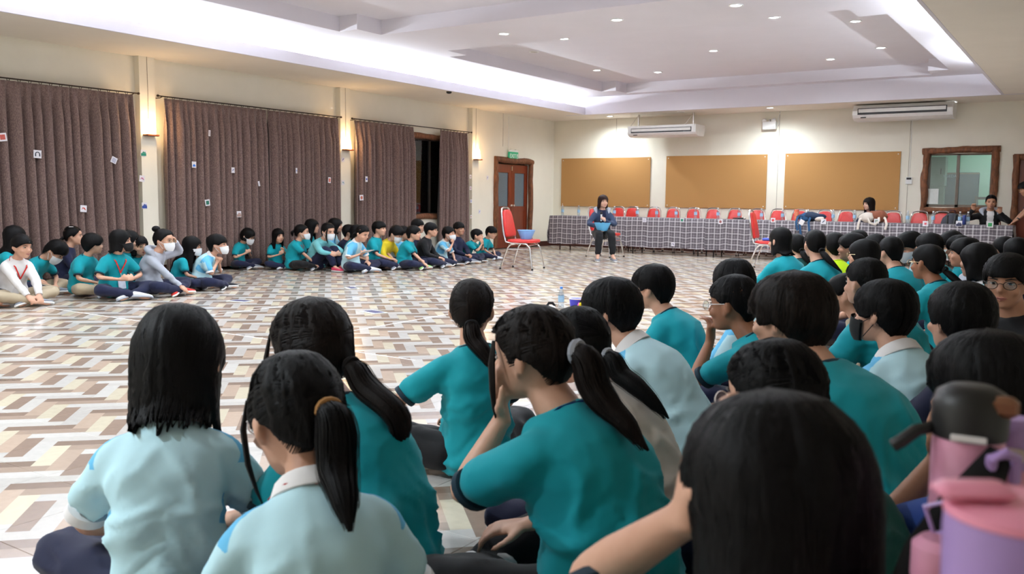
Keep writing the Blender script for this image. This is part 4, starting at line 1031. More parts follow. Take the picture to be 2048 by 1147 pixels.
    for sx in (-1, 1):
        hb.ell(([sx*.043, .068, -.036]), (.022, .020, .020), 10, 6)                                                           # cheek
        hb.ell(([sx*.078, -.008, -.012]), (.010, .019, .032), 10, 8, rotz(sx*.35)@rotx(-.15)); hb.ell(([sx*.074, .0, -.04]), (.007, .010, .013), 8, 6)
    b.add(toH(np.concatenate(hb.v)), hb.f)
    nb, _ = spine(.43)
    limb(b, [toH([0, -.018, -.03]), nt+np.array([0, -.004, .0]), nb+np.array([0, .0, .02]), spine(.36)[0]], [.050, .047*(1+.1*(wf-1)), .060, .075], 16)
    limb(b, [spine(.40)[0], spine(.25)[0], spine(.1)[0], SP[0]], [.065, .05, .05, .05], 12)                                        # trunk under the shirt
    for sd, sh, el, W, hd, pn, cu in armj:
        cl = csh+Rsh@np.array([sd*.06, 0, .0]); limb(b, [cl, sh, sh+(el-sh)*.5, el, el+(W-el)*.35, W], np.array([.04, .041, .038, .032, .033, .022])*(.6+.4*wf), 12)
        hand(b, W, hd, pn, sd, cu, 1.0, 8 if hi else 6, .16 if cu < .6 else .10)
    for sd, hipp, kn, an, fd, fu in legj:
        limb(b, [SP[0]+np.array([sd*.03, 0, 0]), hipp, kn, kn+(an-kn)*.5, an], [.035, .03, .03, .03, .029], 10)
        if legs != 'stand' or hi: limb(b, [an, an+fd*.05-fu*.02, an+fd*.12-fu*.035], [.030, .032, .022], 8)
    body = fused(b, 'body', skin(sk), e, vb, 3 if hi else 2)
    # ---- face
    if face is None: face = True
    if face:
        for sx in (-1, 1):
            q = HB(toH); q.ell(([sx*.031, .0785, .001]), (.0150, .0075, .0058), 10, 6, rotz(-sx*.22)); eye = q.build('eye', M_EYEW, body, True)
            q = HB(toH); q.ell(([sx*.031, .0832, .001]), (.0070, .0045, .0056), 8, 6, rotz(-sx*.22)); q.tube(([(sx*.016, .0855, .0055), (sx*.031, .0866, .0072), (sx*.047, .0765, .006)]), [.0016, .0024, .0014], 5); q.build('iris', M_DARK, eye, True)
            q = HB(toH); q.tube(([(sx*.014, .0955, .020), (sx*.032, .0905, .025), (sx*.052, .0735, .021)]), [.0024, .0036, .0014], 6); q.build('eyebrow', M_BROW, body, True)
        if not mask:
            q = HB(toH); q.tube(([(-.022, .0885, -.066), (-.010, .0975, -.0625), (0, .0985, -.0640), (.010, .0975, -.0625), (.022, .0885, -.066)]), [.0015, .0042, .0042, .0042, .0015], 8); q.tube(([(-.018, .0905, -.069), (0, .0970, -.0735), (.018, .0905, -.069)]), [.0012, .0052, .0012], 8); q.build('mouth', M_LIP, body, True)
    if mask:
        q = HB(toH); az = np.linspace(-1.25, 1.25, 15); rings = []
        for k, z in enumerate((-.030, -.042, -.060, -.080, -.100, -.116)):
            a, f, bk = hp(HP, max(z, -.112)); c_, d_ = (f+bk)/2, (f-bk)/2; bul = .018+.016*np.cos(az)**2*(1-abs(k-2.2)/4)
            rings.append(np.stack([(a+.008+.3*bul)*np.sin(az), c_+(d_+bul)*np.cos(az), z+.018*np.cos(az)**2*(1 if k == 0 else .4 if k == 1 else 0)-.004*np.cos(az)], 1))
        O = np.array(rings); I = O*[.9, .9, 1]; V = np.concatenate([O, I[::-1]], 0); q.loft(V, cap=False, closed=False)
        mk = q.build('face_mask', C['maskw'] if mask == 'w' else C['maskb'], e, True)
        for sx in (-1, 1):
            q = HB(toH); q.tube(([(sx*.072, .045, -.04), (sx*.082, .0, -.012), (sx*.078, -.012, -.03), (sx*.07, .035, -.092)]), .0016, 5); q.build('ear_loop', C['maskw'] if mask == 'w' else C['maskb'], mk, True)
    if glasses:
        gm = {'dark': M_DARK, 'gold': M_GOLD, 'clear': C['white'], 'brown': M_BROW}[glasses]; q = HB(toH); th = np.arange(16)*2*PI/16
        for sx in (-1, 1): q.tube(([(sx*.034+.024*math.cos(a), .107-.10*(abs(sx*.034+.024*math.cos(a))**2)*6, -.002+.020*math.sin(a)) for a in th]), .0017, 5, closed=True); q.tube(([(sx*.058, .088, .004), (sx*.076, .05, .006), (sx*.082, .0, .008), (sx*.078, -.02, -.008)]), .0018, 5)
        q.tube(([(-.011, .107, .002), (0, .110, .006), (.011, .107, .002)]), .0017, 5); g_ = q.build('glasses', gm, e, True)
        for sx in (-1, 1): q = HB(toH); q.ell(([sx*.034, .104, -.002]), (.0225, .0012, .0185), 14, 4); q.build('lens', M_CLEAR, g_, True)
    # ---- shirt
    ease = .012; m = MB(); rings = []; na = 32
    an_ = np.arange(na)*2*PI/na
    for sv, a, bb in TORSO:
        c_, R = frame(sv); a2, b2 = a*wf+ease, bb*(.75+.25*wf)+ease
        bk = 1.0
        sgx, sgy = np.sign(np.cos(an_))*np.abs(np.cos(an_))**.85, np.sign(np.sin(an_))*np.abs(np.sin(an_))**.9
        loc = np.stack([a2*sgx, b2*sgy, np.zeros(na)], 1); V = loc@R.T+c_
        if legs in ('cross', 'up', 'side'): V[:, 2] = np.maximum(V[:, 2], .035)
        rings.append(V)
    m.loft(rings)
    for sd, sh, el, W, hd, pn, cu in armj:
        cl = csh+Rsh@np.array([sd*.05, 0, .012]); up_ = nrm(el-sh)
        if sleeve == 'short': limb(m, [cl, sh-np.array([0, 0, .008]), sh+(el-sh)*.35, sh+(el-sh)*.66], np.array([.062, .066, .064, .064])*(.65+.35*wf), 14)
        else: limb(m, [cl, sh-np.array([0, 0, .008]), sh+(el-sh)*.5, el, el+(W-el)*.5, W-nrm(W-el)*.02], np.array([.062, .066, .058, .052, .046, .034])*(.65+.35*wf), 14)
    polo = shirt in ('polo', 'polow'); smats = [M_POLO] if polo else ([C[open_front[0]], C[open_front[1]]] if open_front else [C[shirt]])
    SJ = [(a[1], a[2]) for a in armj]; seedn = int(u) % 97
    def post(V, N, me, SJ=SJ, csh=csh, Rsh=Rsh, polo=polo, seedn=seedn, hi=hi, of=open_front):
        # folds: slanted ridges that gather towards the waist and the armpits
        loc = (V-csh)@Rsh; low = np.clip((-loc[:, 2]+.06)/.30, 0.15, 1)
        wv = V*[7, 7, 12]; wv[:, 2] += 5*np.abs(V[:, 0])-3*V[:, 1]; wv = wv+.9*np.stack([vnoise(V*7, seedn), vnoise(V*7+5, seedn+1), vnoise(V*7+9, seedn+2)], 1)
        wv[:, 2] += 3.2*np.abs(loc[:, 0])*8*.3
        n1 = 2*(1-np.abs(vnoise(wv, seedn+3)))**3-.6+.5*((1-np.abs(vnoise(wv*1.9+7, seedn+6)))**4); n2 = vnoise(V*3.2+20, seedn+4)
        am = (.0125 if hi else .009)
        V2 = V+N*((n1*low*am+n2*.012*low))[:, None]
        mi = None
        if polo:
            l = loc; ax_ = np.abs(l[:, 0]); fr = l[:, 1]-(.004-.18*(ax_-.12)*(ax_ < .14))
            pv = np.minimum(np.minimum(ax_-.055, fr+.026), l[:, 2]+.20+.3*(ax_-.12))
            for sh, el in SJ:
                ax = nrm(el-sh); rel = V-sh; tt = rel@ax; rad = rel-tt[:, None]*ax; on = (tt > .05) & (np.linalg.norm(rad, axis=1) < .085) & (ax_ > .10)
                side = rad@nrm(np.cross(ax, np.cross(Rsh[:, 1], ax))); pv = np.where(on, side+.004, pv)
            at_ = me.attributes.new('panel', 'FLOAT', 'POINT'); at_.data.foreach_set('value', pv.astype(np.float32))
        elif of:
            fc = np.empty(len(me.polygons)*3, np.float32); me.polygons.foreach_get('center', fc); l = (fc.reshape(-1, 3).astype(float)-csh)@Rsh
            mi = ((np.abs(l[:, 0]) < .045+.02*(l[:, 2] < -.2)) & (l[:, 1] > 0)).astype(int)
        return V2, mi
    shirt_o = fused(m, 'shirt' if sleeve == 'short' else ('jacket' if open_front or shirt in ('mint', 'jacket') else 'sweater'), smats, e, vsh, 5 if hi else 3, post)
    # trims
    tcol = C['white'] if polo else C['trim'] if shirt in ('teal', 'green') else C[shirt]
    for sd, sh, el, W, hd, pn, cu in armj:
        if sleeve == 'short':
            ax = nrm(el-sh); c0 = sh+(el-sh)*.66; q = MB(); r_ = .060*(.65+.35*wf); w_ = .030 if polo else .018
            q.tube([c0+ax*(.052*.5), c0+ax*(.052*.5+.002), c0+ax*(.052*.5+w_*.5), c0+ax*(.052*.5+w_), c0+ax*(.052*.5+w_-.002)], [r_*.72, r_*.945, r_*.955, r_*.945, r_*.72], 20, cap=True); q.build('cuff', tcol, shirt_o, True)
        else:
            ax = nrm(W-el); q = MB(); q.tube([W-ax*.045, W-ax*.044, W-ax*.005, W-ax*.003], [.026, .037, .034, .024], 14); q.build('cuff', C[shirt] if not open_front else C[open_front[0]], shirt_o, True)
    nc, nR = frame(.478); cc = collar or ('polo' if polo else 'crew')
    th = np.arange(22)*2*PI/22
    if cc == 'polo':
        rr = []
        for r1, dz, dy in ((.058, -.012, 0), (.060, .022, -.004), (.064, .030, -.006), (.072, .022, -.005), (.084, -.012, -.002), (.080, -.015, -.002)):
            rr.append(np.stack([r1*np.sin(th)*1.02, dy+r1*np.cos(th)*.98, dz-.018*np.cos(th)], 1)@nR.T+nc)
        q = MB(); q.loft(rr, cap=False); q.build('collar', C['white'], shirt_o, True)
    elif cc == 'crew':
        q = MB(); q.tube([nR@np.array([.069*math.sin(a), .066*math.cos(a)-.002, -.004-.014*math.cos(a)])+nc for a in th], .0075, 8, closed=True); q.build('neckband', tcol, shirt_o, True)
    if hood:
        q = MB(); c2, R2 = frame(.45); q.tube([R2@np.array([.112*math.sin(a), -.018+.10*math.cos(a)*(1 if math.cos(a) < 0 else .95), .03-.10*max(0, math.cos(a))])+c2 for a in th], [.030+.012*(math.cos(a) < 0) for a in th], 10, closed=True); q.build('hood', C[hood], shirt_o, True)
    # ---- trousers
    m = MB(); m.ell(SP[0]+np.array([0, .01, -.005]), (.165*wf, .145, .10), 16, 10)
    for sd, hipp, kn, an, fd, fu in legj:
        limb(m, [hipp+np.array([0, -.02, 0]), hipp+(kn-hipp)*.5, kn, kn+(an-kn)*.5, kn+(an-kn)*.86], np.array([.092, .088, .074, .068, .055])*(.6+.4*wf), 14)
    def post2(V, N, me, sn=seedn, hi=hi):
        n1 = 1-np.abs(vnoise(V*[9, 9, 13]+.7*vnoise(V*9, sn)[:, None], sn+8))*2; V2 = V+N*(n1*.009)[:, None]
        V2[:, 2] = np.maximum(V2[:, 2], .006); return V2, None
    tr = fused(m, 'trousers', C[pants], e, vsh*1.2, 4, post2)
    if stripe:
        for sd, hipp, kn, an, fd, fu in legj:
            t_ = np.linspace(.12, 1, 12); Pk = hipp+(kn-hipp)*t_[:, None]; axv = nrm(kn-hipp); o_ = nrm(np.cross(axv, [0, 0, 1])*-sd+np.array([0, 0, -.15]))
            rr = np.interp(t_, [0, .5, 1], [.092, .088, .074])*(.6+.4*wf)+.004; q = MB(); q.tube(Pk+o_*rr[:, None]+np.array([0, 0, 1])*(.012*np.sin(t_*9))[:, None], .0032, 6); q.build('piping', C['pale'], tr, True)
    # ---- shoes
    for sd, hipp, kn, an, fd, fu in legj:
        if legs == 'stand' and not hi and base_z == 0 and shoes is None: continue
        sdv = nrm(np.cross(fd, fu)); upv = np.cross(sdv, fd); c0 = an-upv*(.055 if legs in ('chair', 'stand', 'up') else .03)
        if legs in ('chair', 'stand', 'up'): c0[2] = .012
        B_ = np.stack([sdv, fd, upv], 1); rr = []
        for y, hw, hz, zc in ((-.062, .018, .020, .030), (-.055, .030, .034, .034), (-.02, .036, .040, .040), (.03, .038, .036, .036), (.08, .042, .028, .028), (.125, .041, .022, .022), (.158, .030, .016, .018), (.170, .012, .008, .014)):
            a = np.arange(14)*2*PI/14; rr.append(np.stack([hw*np.cos(a), np.full(14, y), zc+hz*np.sin(a)], 1)@B_.T+c0)
        q = MB(); q.loft(rr); so = q.build('sandal' if sandals else 'shoe', C[shoes], e, True)
        rr = []
        for y, hw in ((-.066, .022), (-.05, .034), (.03, .039), (.09, .045), (.14, .040), (.172, .018)):
            a = np.arange(12)*2*PI/12; rr.append(np.stack([hw*np.sign(np.cos(a))*np.abs(np.cos(a))**.5, np.full(12, y), .004+.011*np.sign(np.sin(a))*np.abs(np.sin(a))**.5], 1)@B_.T+c0)
        q = MB(); q.loft(rr); q.build('sole', C['sock'] if shoes != 'shoe_white' else C['grey'], so, True)
    # ---- hair
    build_hair('pony' if hair in ('pony', 'bun') else hair, L, hi, rs, vol, push, toH, HAIR[hc], e)
    if hair == 'bun':
        q = HB(toH); q.ell([0, -.085, .125], (.045, .042, .038), 14, 10); q.build('hair_bun', HAIR[hc], e, True)
    if tail:
        z0 = tail.get('z', .02); x0 = tail.get('x', 0.0); Lt = tail.get('len', .26); rd = tail.get('r', .030)*hk; sw = tail.get('sway', (0, 0))
        a_, f_, b_ = hp(HH, z0); p = toH([x0, b_*.95-.004, z0]); back = RH@np.array([x0*4, -1, 0]); pth = [p-back*.02, p, p+back*.025+np.array([0, 0, -.004])]
        q0 = pth[-1]; n = 9
        for i in range(1, n+1):
            k = i/n; pth.append(q0+np.array([sw[0]*k*k, sw[1]*k*k, -Lt*k])+back*(.022*math.sin(min(1, k*2.2)*PI)*.6))
        pth = np.array(pth); pth[3:] = push(pth[3:], rd*.75)
        tail_mesh(pth, rd, hi, rs).build('ponytail', HAIR[hc], e, True, angle=0)
        q = MB(); ax = nrm(pth[2]-pth[0]); s1 = nrm(np.cross(ax, [0, 0, 1])); s2 = np.cross(s1, ax)
        q.tube([p+back*.006+(s1*math.cos(a)+s2*math.sin(a))*rd*.66 for a in np.arange(14)*2*PI/14], .0075 if tie != 'bead' else .010, 7, closed=True); q.build('hair_tie', C[{'bead': 'grey'}.get(tie, tie)], e, True)
    if locks:
        for sx in ((-1, 1) if locks is True else (locks,)):
            q = HB(toH); pl = [[sx*.066, .062, .05], [sx*.080, .066, -.01], [sx*.078, .074, -.08], [sx*.066, .085, -.135], [sx*.056, .09, -.17]]
            q.tube(pl, [.006, .012, .011, .007, .002], 9, flat=(np.array([sx, .4, 0]), .5)); q.build('hair_lock', HAIR[hc], e, True)
    if hairclip:
        q = HB(toH)
        for a in range(5): q.ell(np.array([.052, -.01, .122])+np.array([.010*math.cos(a*1.257), .016*math.sin(a*1.257), 0]), (.008, .010, .005), 8, 5)
        q.build('hair_clip', C['white'], e, True)
    # ---- lanyard and badge
    if lanyard:
        front = [frame(x)[0]+frame(x)[1]@np.array([0, (np.interp(x, [r[0] for r in TORSO], [r[2] for r in TORSO]))*(.75+.25*wf)+.022, 0]) for x in (.43, .34, .25)]
        pth = []
        for sx in (-1, 1):
            seq = [nc+nR@np.array([0, -.078, .006]), nc+nR@np.array([sx*.055, -.055, .010]), nc+nR@np.array([sx*.080, .0, -.006]), front[0]+np.array([sx*.060, -.004, .0]), front[1]+np.array([sx*.026, .004, 0]), front[2]+np.array([0, .008, 0])]
            pth.append(seq)
        q = MB()
        for seq in pth:
            k = np.array(seq); tt = np.linspace(0, len(k)-1, 16); k = np.stack([np.interp(tt, np.arange(len(k)), k[:, i]) for i in range(3)], 1); q.tube(k, .0075, 6, flat=((0, 1, .15), .25))
        lo = q.build('lanyard', C[lanyard], e, True)
        if badge:
            p = front[2]+np.array([0, .03, -.13]); q = MB(); q.tube([front[2]+np.array([0, .01, 0]), p+np.array([0, 0, .07])], .004, 5); q.build('clip', M_STEEL, lo, True)
            q = MB(); q.bbox(p, (.085, .006, .13), .002, rotx(.15)); bd = q.build('badge', C['purple'] if badge == 'p' else M_BADGE, lo, False)
            q = MB(); q.bbox(p+np.array([0, .004, -.005]), (.066, .004, .09), .001, rotx(.15)); q.build('badge_insert', M_BADGE, bd, False)
    if watch:
        sd, sh, el, W, hd, pn, cu = armj[0 if watch == 'l' else 1]; ax = nrm(W-el); q = MB(); q.tube([W-ax*.045, W-ax*.042, W-ax*.026, W-ax*.023], [.022, .028, .028, .022], 14); q.build('wrist_band', M_BLACKP, e, True)
    PEOPLE.append((label, round(s, 3), round(float(P[2]), 2), e, dict(HC=HC, RH=RH, arms=armj, rz=rz, s=np.array([s*K, s*K, s]), root=root)))
    return PEOPLE[-1][4]
PEOPLE = []

def df(u, v):
    """distance along the lens axis of a floor point seen at a pixel"""
    return float((on_z(u, v)-CAM)@FW)
G1 = 'children seated along the curtains'; G2 = 'children seated at the right'; G3 = 'children seated in the foreground'
# ---- foreground, seen from behind
F1 = person('girl with long loose black hair in a pale blue polo shirt, nearest on the left', 362, 606, 2.5, 8, 'polo', 'bob', hfa=14, hp_=20, lean=14, L=-.17, pants='navy', arms=('lap', 'lap'), stripe=True, vol=1.02, group=G3, wf=.74, hk=1.22)
F2 = person('girl in a pale blue polo with a low ponytail held by a tan tie', 578, 702, 2.02, -8, 'polo', 'pony', hfa=-22, hp_=20, lean=18, tail=dict(z=-.005, x=.012, len=.30, r=.034), tie='tan', lanyard='red', badge='p', glasses='clear', locks=-1, group=G3, arms=('phone', 'phone'), wf=.76, hk=1.17)
F3 = person('girl in teal with a long brown ponytail sweeping down her right side', 618, 594, 2.62, -38, 'teal', 'pony', hfa=-30, hp_=10, lean=26, wf=.74, hk=1.14, tail=dict(z=-.045, x=.03, len=.36, r=.029, sway=(.06, -.05)), hc='brown', group=G3, locks=-1)
F4 = person('girl in teal with a short ponytail sitting upright before the open floor', 944, 557, 3.7, -22, 'teal', 'pony', hfa=6, hp_=4, lean=2, tail=dict(z=-.06, x=.01, len=.20, r=.030, sway=(.07, -.02)), hc='brown', group=G3, stripe=True, pants='black', arms=('knee', 'lap'), legs='cross')
F5 = person('large girl in teal resting her chin on her hand, ponytail with beaded tie', 1062, 609, 2.42, -52, 'teal', 'pony', hfa=-58, hp_=8, lean=20, tail=dict(z=.005, len=.25, r=.040, sway=(.0, -.10)), tie='bead', hc='brown', locks=-1, group=G3, wf=.98, arms=('chin', 'lap'), pants='black', shoes='shoe_white', lanyard='royal')
F6 = person('girl in a cream top with curly strands over a low ponytail', 1150, 612, 3.0, -50, 'cream', 'pony', hfa=-48, hp_=10, lean=26, tail=dict(z=-.03, len=.25, r=.030, sway=(.03, -.08)), group=G3, tie='grey')
F7 = person('boy in a pale blue polo seen from behind with bowl cut hair', 1222, 552, 3.7, -62, 'polo', 'bowl', hfa=-68, hp_=6, lean=28, group=G3, vol=1.02)
F8 = person('boy in teal with short hair, farthest of the middle foreground row', 1308, 527, 5.0, -58, 'teal', 'boy', hfa=-66, hp_=4, lean=24, group=G3, pants='black')
F9 = person('child in a pale blue polo hidden behind the boy with the raised hand', 1468, 516, 4.7, -60, 'polo', 'bowl', hfa=-40, hp_=8, lean=18, group=G3)
F10 = person('dark-skinned boy in teal with clear glasses raising his hand before his face', 1470, 548, 4.05, -62, 'teal', 'crop', hfa=-62, hp_=5, lean=24, group=G3, sk='c', glasses='clear', arms=(((.0, .34, .50), (.9, -.2, -1), (-.3, .1, 1), (.2, 1, -.2), .55), 'lap'))
F11 = person('boy in teal with thick brown bowl cut hair, large in the middle right', 1588, 536, 2.72, -48, 'teal', 'bowl', hfa=-56, hp_=4, lean=24, group=G3, hc='brown', vol=1.05, wf=.9)
F12 = person('dark-haired girl with clear glasses mostly hidden behind the nearest girl', 1545, 676, 2.0, -55, 'green', 'pony', hfa=-58, hp_=10, lean=14, group=G3, glasses='clear', arms=('lap', 'lap'))
F13 = person('girl with loose black hair seen from behind, closest to the camera', 1535, 757, 1.10, -14, 'teal', 'long', hfa=-30, hp_=14, lean=8, L=-.34, group=G3, vol=1.10, wf=.88, arms=('inhair', 'lap'))
F14 = person('girl with big loose hair in a blue jacket beside the drink bottles', 1975, 650, 1.95, -52, 'royal', 'bob', hfa=-48, hp_=6, lean=16, L=-.16, group=G3, vol=1.06, sleeve='short', pants='pink', shoes='shoe_black', arms=('chin', 'knee'), sk='b')
# ---- left rows, along the curtains
f1 = df(60, 617)
person('boy in a white sweatshirt and khaki trousers with a red lanyard at far left', 43, 467, f1+.22, 152, 'white', 'boy', hfa=140, hp_=8, lean=16, sleeve='long', pants='khaki', shoes='shoe_grey', lanyard='red', arms=('feet', 'feet'), group=G1)
person('girl in teal with long dark hair behind the boy in white at far left', 26, 450, f1+1.0, 100, 'teal', 'bob', hfa=60, lean=4, L=-.22, group=G1)
person('child cut by the left photo edge, only a dark knee and a hand in view', -62, 470, f1-.05, 130, 'navy', 'boy', lean=10, pants='navy', group=G1, arms=('feet', 'feet'))
person('girl in a dark navy jacket with a white flower hair clip', 143, 451, df(150, 590)+.9, 100, 'navy', 'pony', hfa=95, lean=6, sleeve='long', hairclip=True, group=G1, tail=dict(z=-.03, len=.16, r=.03))
person('child in teal with head bent down, white mask slipped, behind the boy in white', 121, 481, df(130, 600)+.45, 125, 'teal', 'boy', hfa=110, hp_=48, lean=30, mask='w', pants='khaki', group=G1, arms=('lapl', 'lapl'))
person('child in teal with short dark hair looking away to the right, khaki trousers', 184, 465, df(180, 600)+.3, 128, 'teal', 'bowl', hfa=70, hp_=4, lean=14, pants='khaki', shoes='shoe_white', group=G1, arms=('lapl', 'lap'), hk=1.15)
person('girl in teal with a black mask, red lanyard and badge, both thumbs up', 238, 458, df(240, 604)+.25, 150, 'teal', 'bob', hfa=108, hp_=0, lean=12, L=-.13, mask='b', lanyard='red', badge='w', shoes='shoe_white', group=G1, arms=('thumbs', 'thumbs'))
person('child mostly hidden behind the girl with the black mask', 256, 459, df(240, 604)+.75, 120, 'teal', 'bob', hfa=110, lean=4, L=-.12, group=G1)
person('girl in teal with round glasses facing the camera beside the black mask girl', 278, 470, df(300, 598)+.5, 150, 'teal', 'bob', hfa=150, hp_=4, lean=10, L=-.14, glasses='gold', group=G1, arms=('thumbs', 'lap'))
person('girl with a hair bun in a grey hoodie and white mask touching her face', 326, 457, df(340, 597)+.25, 118, 'grey', 'bun', hfa=118, hp_=4, lean=16, sleeve='long', mask='w', glasses='gold', shoes='shoe_red', hood='grey', group=G1, arms=('temple', 'feet'))
person('girl with very long loose black hair and white mask in the left row', 383, 471, df(390, 588)+.45, 100, 'teal', 'long', hfa=105, hp_=6, lean=14, L=-.36, mask='w', group=G1, arms=('chin', 'lap'))
person('child in a pale blue polo and white mask with clasped hands', 432, 467, df(440, 583)+.2, 112, 'polo', 'boy', hfa=102, hp_=0, lean=26, mask='w', shoes='shoe_black', group=G1, arms=('clasp', 'clasp'), stripe=True)
f2 = df(520, 541)
person('child in teal and white mask holding both hands before the face', 500, 456, f2+.2, 128, 'teal', 'bob', hfa=120, hp_=22, lean=20, L=-.08, mask='w', glasses='dark', shoes='shoe_grey', group=G1, arms=('phone', 'phone'))
person('girl in teal with long hair and fringe facing the camera against the curtain', 556, 456, f2+.3, 150, 'teal', 'long', hfa=150, hp_=4, lean=6, L=-.24, shoes='shoe_white', group=G1, arms=('clasp', 'phone'))
person('girl in teal with white mask and tied hair, black trousers', 602, 448, f2+.15, 110, 'teal', 'pony', hfa=100, lean=12, mask='w', pants='black', lanyard='red', group=G1, arms=('lapl', 'feet'), tail=dict(z=.02, len=.10, r=.03))
person('girl with long dark hair behind the masked girl, against the curtain', 622, 437, f2+.85, 110, 'teal', 'long', hfa=105, lean=4, L=-.28, group=G1)
f3 = df(650, 544)
person('girl in a mint jacket and white mask hugging her raised knees, pink sandals', 657, 445, f3+.2, 135, 'mint', 'pony', hfa=140, hp_=10, lean=26, legs='up', sleeve='long', mask='w', shoes='shoe_pink', sandals=True, group=G1, arms=('hug', 'hug'), locks=True)
person('girl with dark bobbed hair in a pale shirt behind the mint jacket girl', 669, 435, f3+.85, 110, 'polo', 'bob', hfa=100, lean=4, L=-.15, group=G1)
person('child in a dark jacket between two girls, third row by the pilaster', 697, 448, f3+.75, 100, 'navy', 'boy', hfa=95, lean=8, sleeve='long', group=G1)
person('child in teal with dark hair just behind the girl holding a paper', 713, 448, f3+.5, 100, 'teal', 'bob', hfa=90, lean=8, L=-.09, group=G1)
f4 = df(740, 548)
GP = person('girl in a pale blue polo holding a white paper, striped shoes', 729, 450, f4+.2, 128, 'polo', 'pony', hfa=128, hp_=22, lean=18, shoes='shoe_white', group=G1, arms=('lap', 'phone'), tail=dict(z=-.04, len=.18, r=.03))
person('boy in teal sitting upright behind the yellow shirt', 757, 441, f4+.9, 115, 'teal', 'boy', hfa=112, lean=2, group=G1)
person('boy in a yellow long-sleeved shirt with white mask, head bent', 793, 451, df(800, 541)+.3, 125, 'yellow', 'boy', hfa=120, hp_=28, lean=26, sleeve='long', mask='w', group=G1, arms=('lapl', 'lapl'))
person('child half hidden between the yellow shirt and the teal boy', 806, 451, df(800, 541)+.8, 110, 'polo', 'boy', hfa=105, glasses='dark', lean=8, group=G1)
f5 = df(850, 541)
person('boy in teal with pale green shoes in profile', 826, 450, f5+.15, 112, 'teal', 'boy', hfa=105, lean=16, shoes='shoe_green', group=G1, arms=('lap', 'feet'))
person('boy in a dark jacket with white collar and red lanyard, highest in the back row', 834, 437, f5+.85, 110, 'navy', 'boy', hfa=112, lean=0, sleeve='long', lanyard='red', collar='polo', group=G1)
person('boy with glasses in a black jacket behind the masked boy in pale blue', 860, 444, f5+.6, 105, 'black', 'boy', hfa=98, lean=10, sleeve='long', glasses='dark', group=G1, arms=('lap', 'lap'))
person('boy in a pale blue polo and white mask with a hand under his chin', 896, 452, df(905, 533)+.15, 120, 'polo', 'boy', hfa=112, lean=18, mask='w', shoes='shoe_black', group=G1, arms=('lapl', 'chin'))
person('boy in dark navy sitting behind the masked boy, beside the narrow curtain', 917, 443, df(905, 533)+.75, 130, 'navy', 'boy', hfa=132, lean=2, sleeve='long', group=G1, sk='b')
person('boy in teal leaning on his fists, second from the red chair', 952, 457, df(960, 527)+.2, 110, 'teal', 'boy', hfa=104, hp_=-4, lean=30, shoes='shoe_black', group=G1, arms=('chin', 'chin'), watch='l')
person('boy in teal with glasses looking down, nearest the red chair with the bowl', 985, 452, df(995, 522)+.2, 118, 'teal', 'boy', hfa=112, hp_=16, lean=18, glasses='gold', shoes='shoe_white', group=G1, arms=('lapl', 'lapl'))

# ---- right rows
person('girl in teal with chin-length black hair, leftmost of the right rows', 1563, 454, 8.51, -42, 'teal', 'bob', hfa=-48, lean=6, L=-.135, group=G2, vol=.98)
person('girl in dark green with a ponytail behind the leftmost girl of the right rows', 1594, 467, 9.3, -30, 'green', 'pony', hfa=-30, lean=8, group=G2, tail=dict(z=-.04, len=.2, r=.03, sway=(.06, 0)))
person('girl in teal with a dark ponytail left of the neon yellow shirt', 1632, 459, 8.0, -38, 'teal', 'pony', hfa=-20, lean=12, group=G2, tail=dict(z=-.05, x=.02, len=.2, r=.03, sway=(.07, -.03)), tie='black')
person('boy in a neon yellow shirt seen from behind', 1671, 464, 8.9, -25, 'neon', 'crop', hfa=-15, lean=8, group=G2, hk=1.1)
person('boy with his face in profile right of the neon yellow shirt', 1708, 465, 8.0, -70, 'teal', 'boy', hfa=-78, lean=8, group=G2, sk='b')
person('child whose dark hair shows behind the profile boy', 1718, 459, 9.9, -50, 'teal', 'boy', hfa=-40, lean=4, group=G2)
person('girl with pink-rimmed glasses and straight hair in a dark shirt, right rows', 1733, 477, 7.1, -70, 'navy', 'bob', hfa=-78, lean=6, L=-.12, glasses='gold', group=G2)
person('child in a dark jacket with thick black hair behind the girl with glasses', 1753, 467, 8.2, -30, 'navy', 'bob', hfa=-30, lean=8, L=-.13, sleeve='long', group=G2)
person('boy in teal with short hair in the middle of the right rows', 1785, 472, 7.6, -35, 'teal', 'crop', hfa=-45, lean=18, group=G2)
person('boy with white mask and a pale blue polo in the right rows', 1813, 463, 8.8, -110, 'polo', 'boy', hfa=-125, hp_=22, lean=12, mask='w', group=G2, hk=1.1)
person('girl with round black hair behind the dark-skinned girl in teal', 1861, 463, 8.3, -40, 'teal', 'bob', hfa=-60, lean=6, L=-.10, group=G2, vol=1.05)
person('dark-skinned girl in teal with glasses and a ponytail in the right rows', 1861, 488, 6.35, -45, 'teal', 'pony', hfa=-52, lean=20, sk='c', glasses='gold', group=G2, tail=dict(z=-.04, x=.02, len=.22, r=.03, sway=(.08, -.02)), pants='black')
person('boy in teal with a white mask looking down, far in the right rows', 1905, 462, 9.2, -95, 'teal', 'boy', hfa=-105, hp_=26, lean=14, mask='w', group=G2)
person('child with black hair between the masked boy and the tanned boy', 1921, 469, 8.2, -60, 'teal', 'boy', hfa=-50, lean=8, group=G2)
person('tanned boy in profile beside the girl with the red lanyard', 1935, 474, 7.3, -68, 'grey', 'boy', hfa=-82, lean=8, sk='b', sleeve='long', group=G2)
person('girl with long straight hair, pale blue polo and red lanyard in the right rows', 1963, 484, 6.29, -52, 'polo', 'bob', hfa=-66, lean=16, L=-.15, lanyard='red', group=G2)
person('child with dark hair at the far right edge, left one of two', 2012, 472, 8.8, -50, 'navy', 'boy', hfa=-40, lean=6, group=G2)
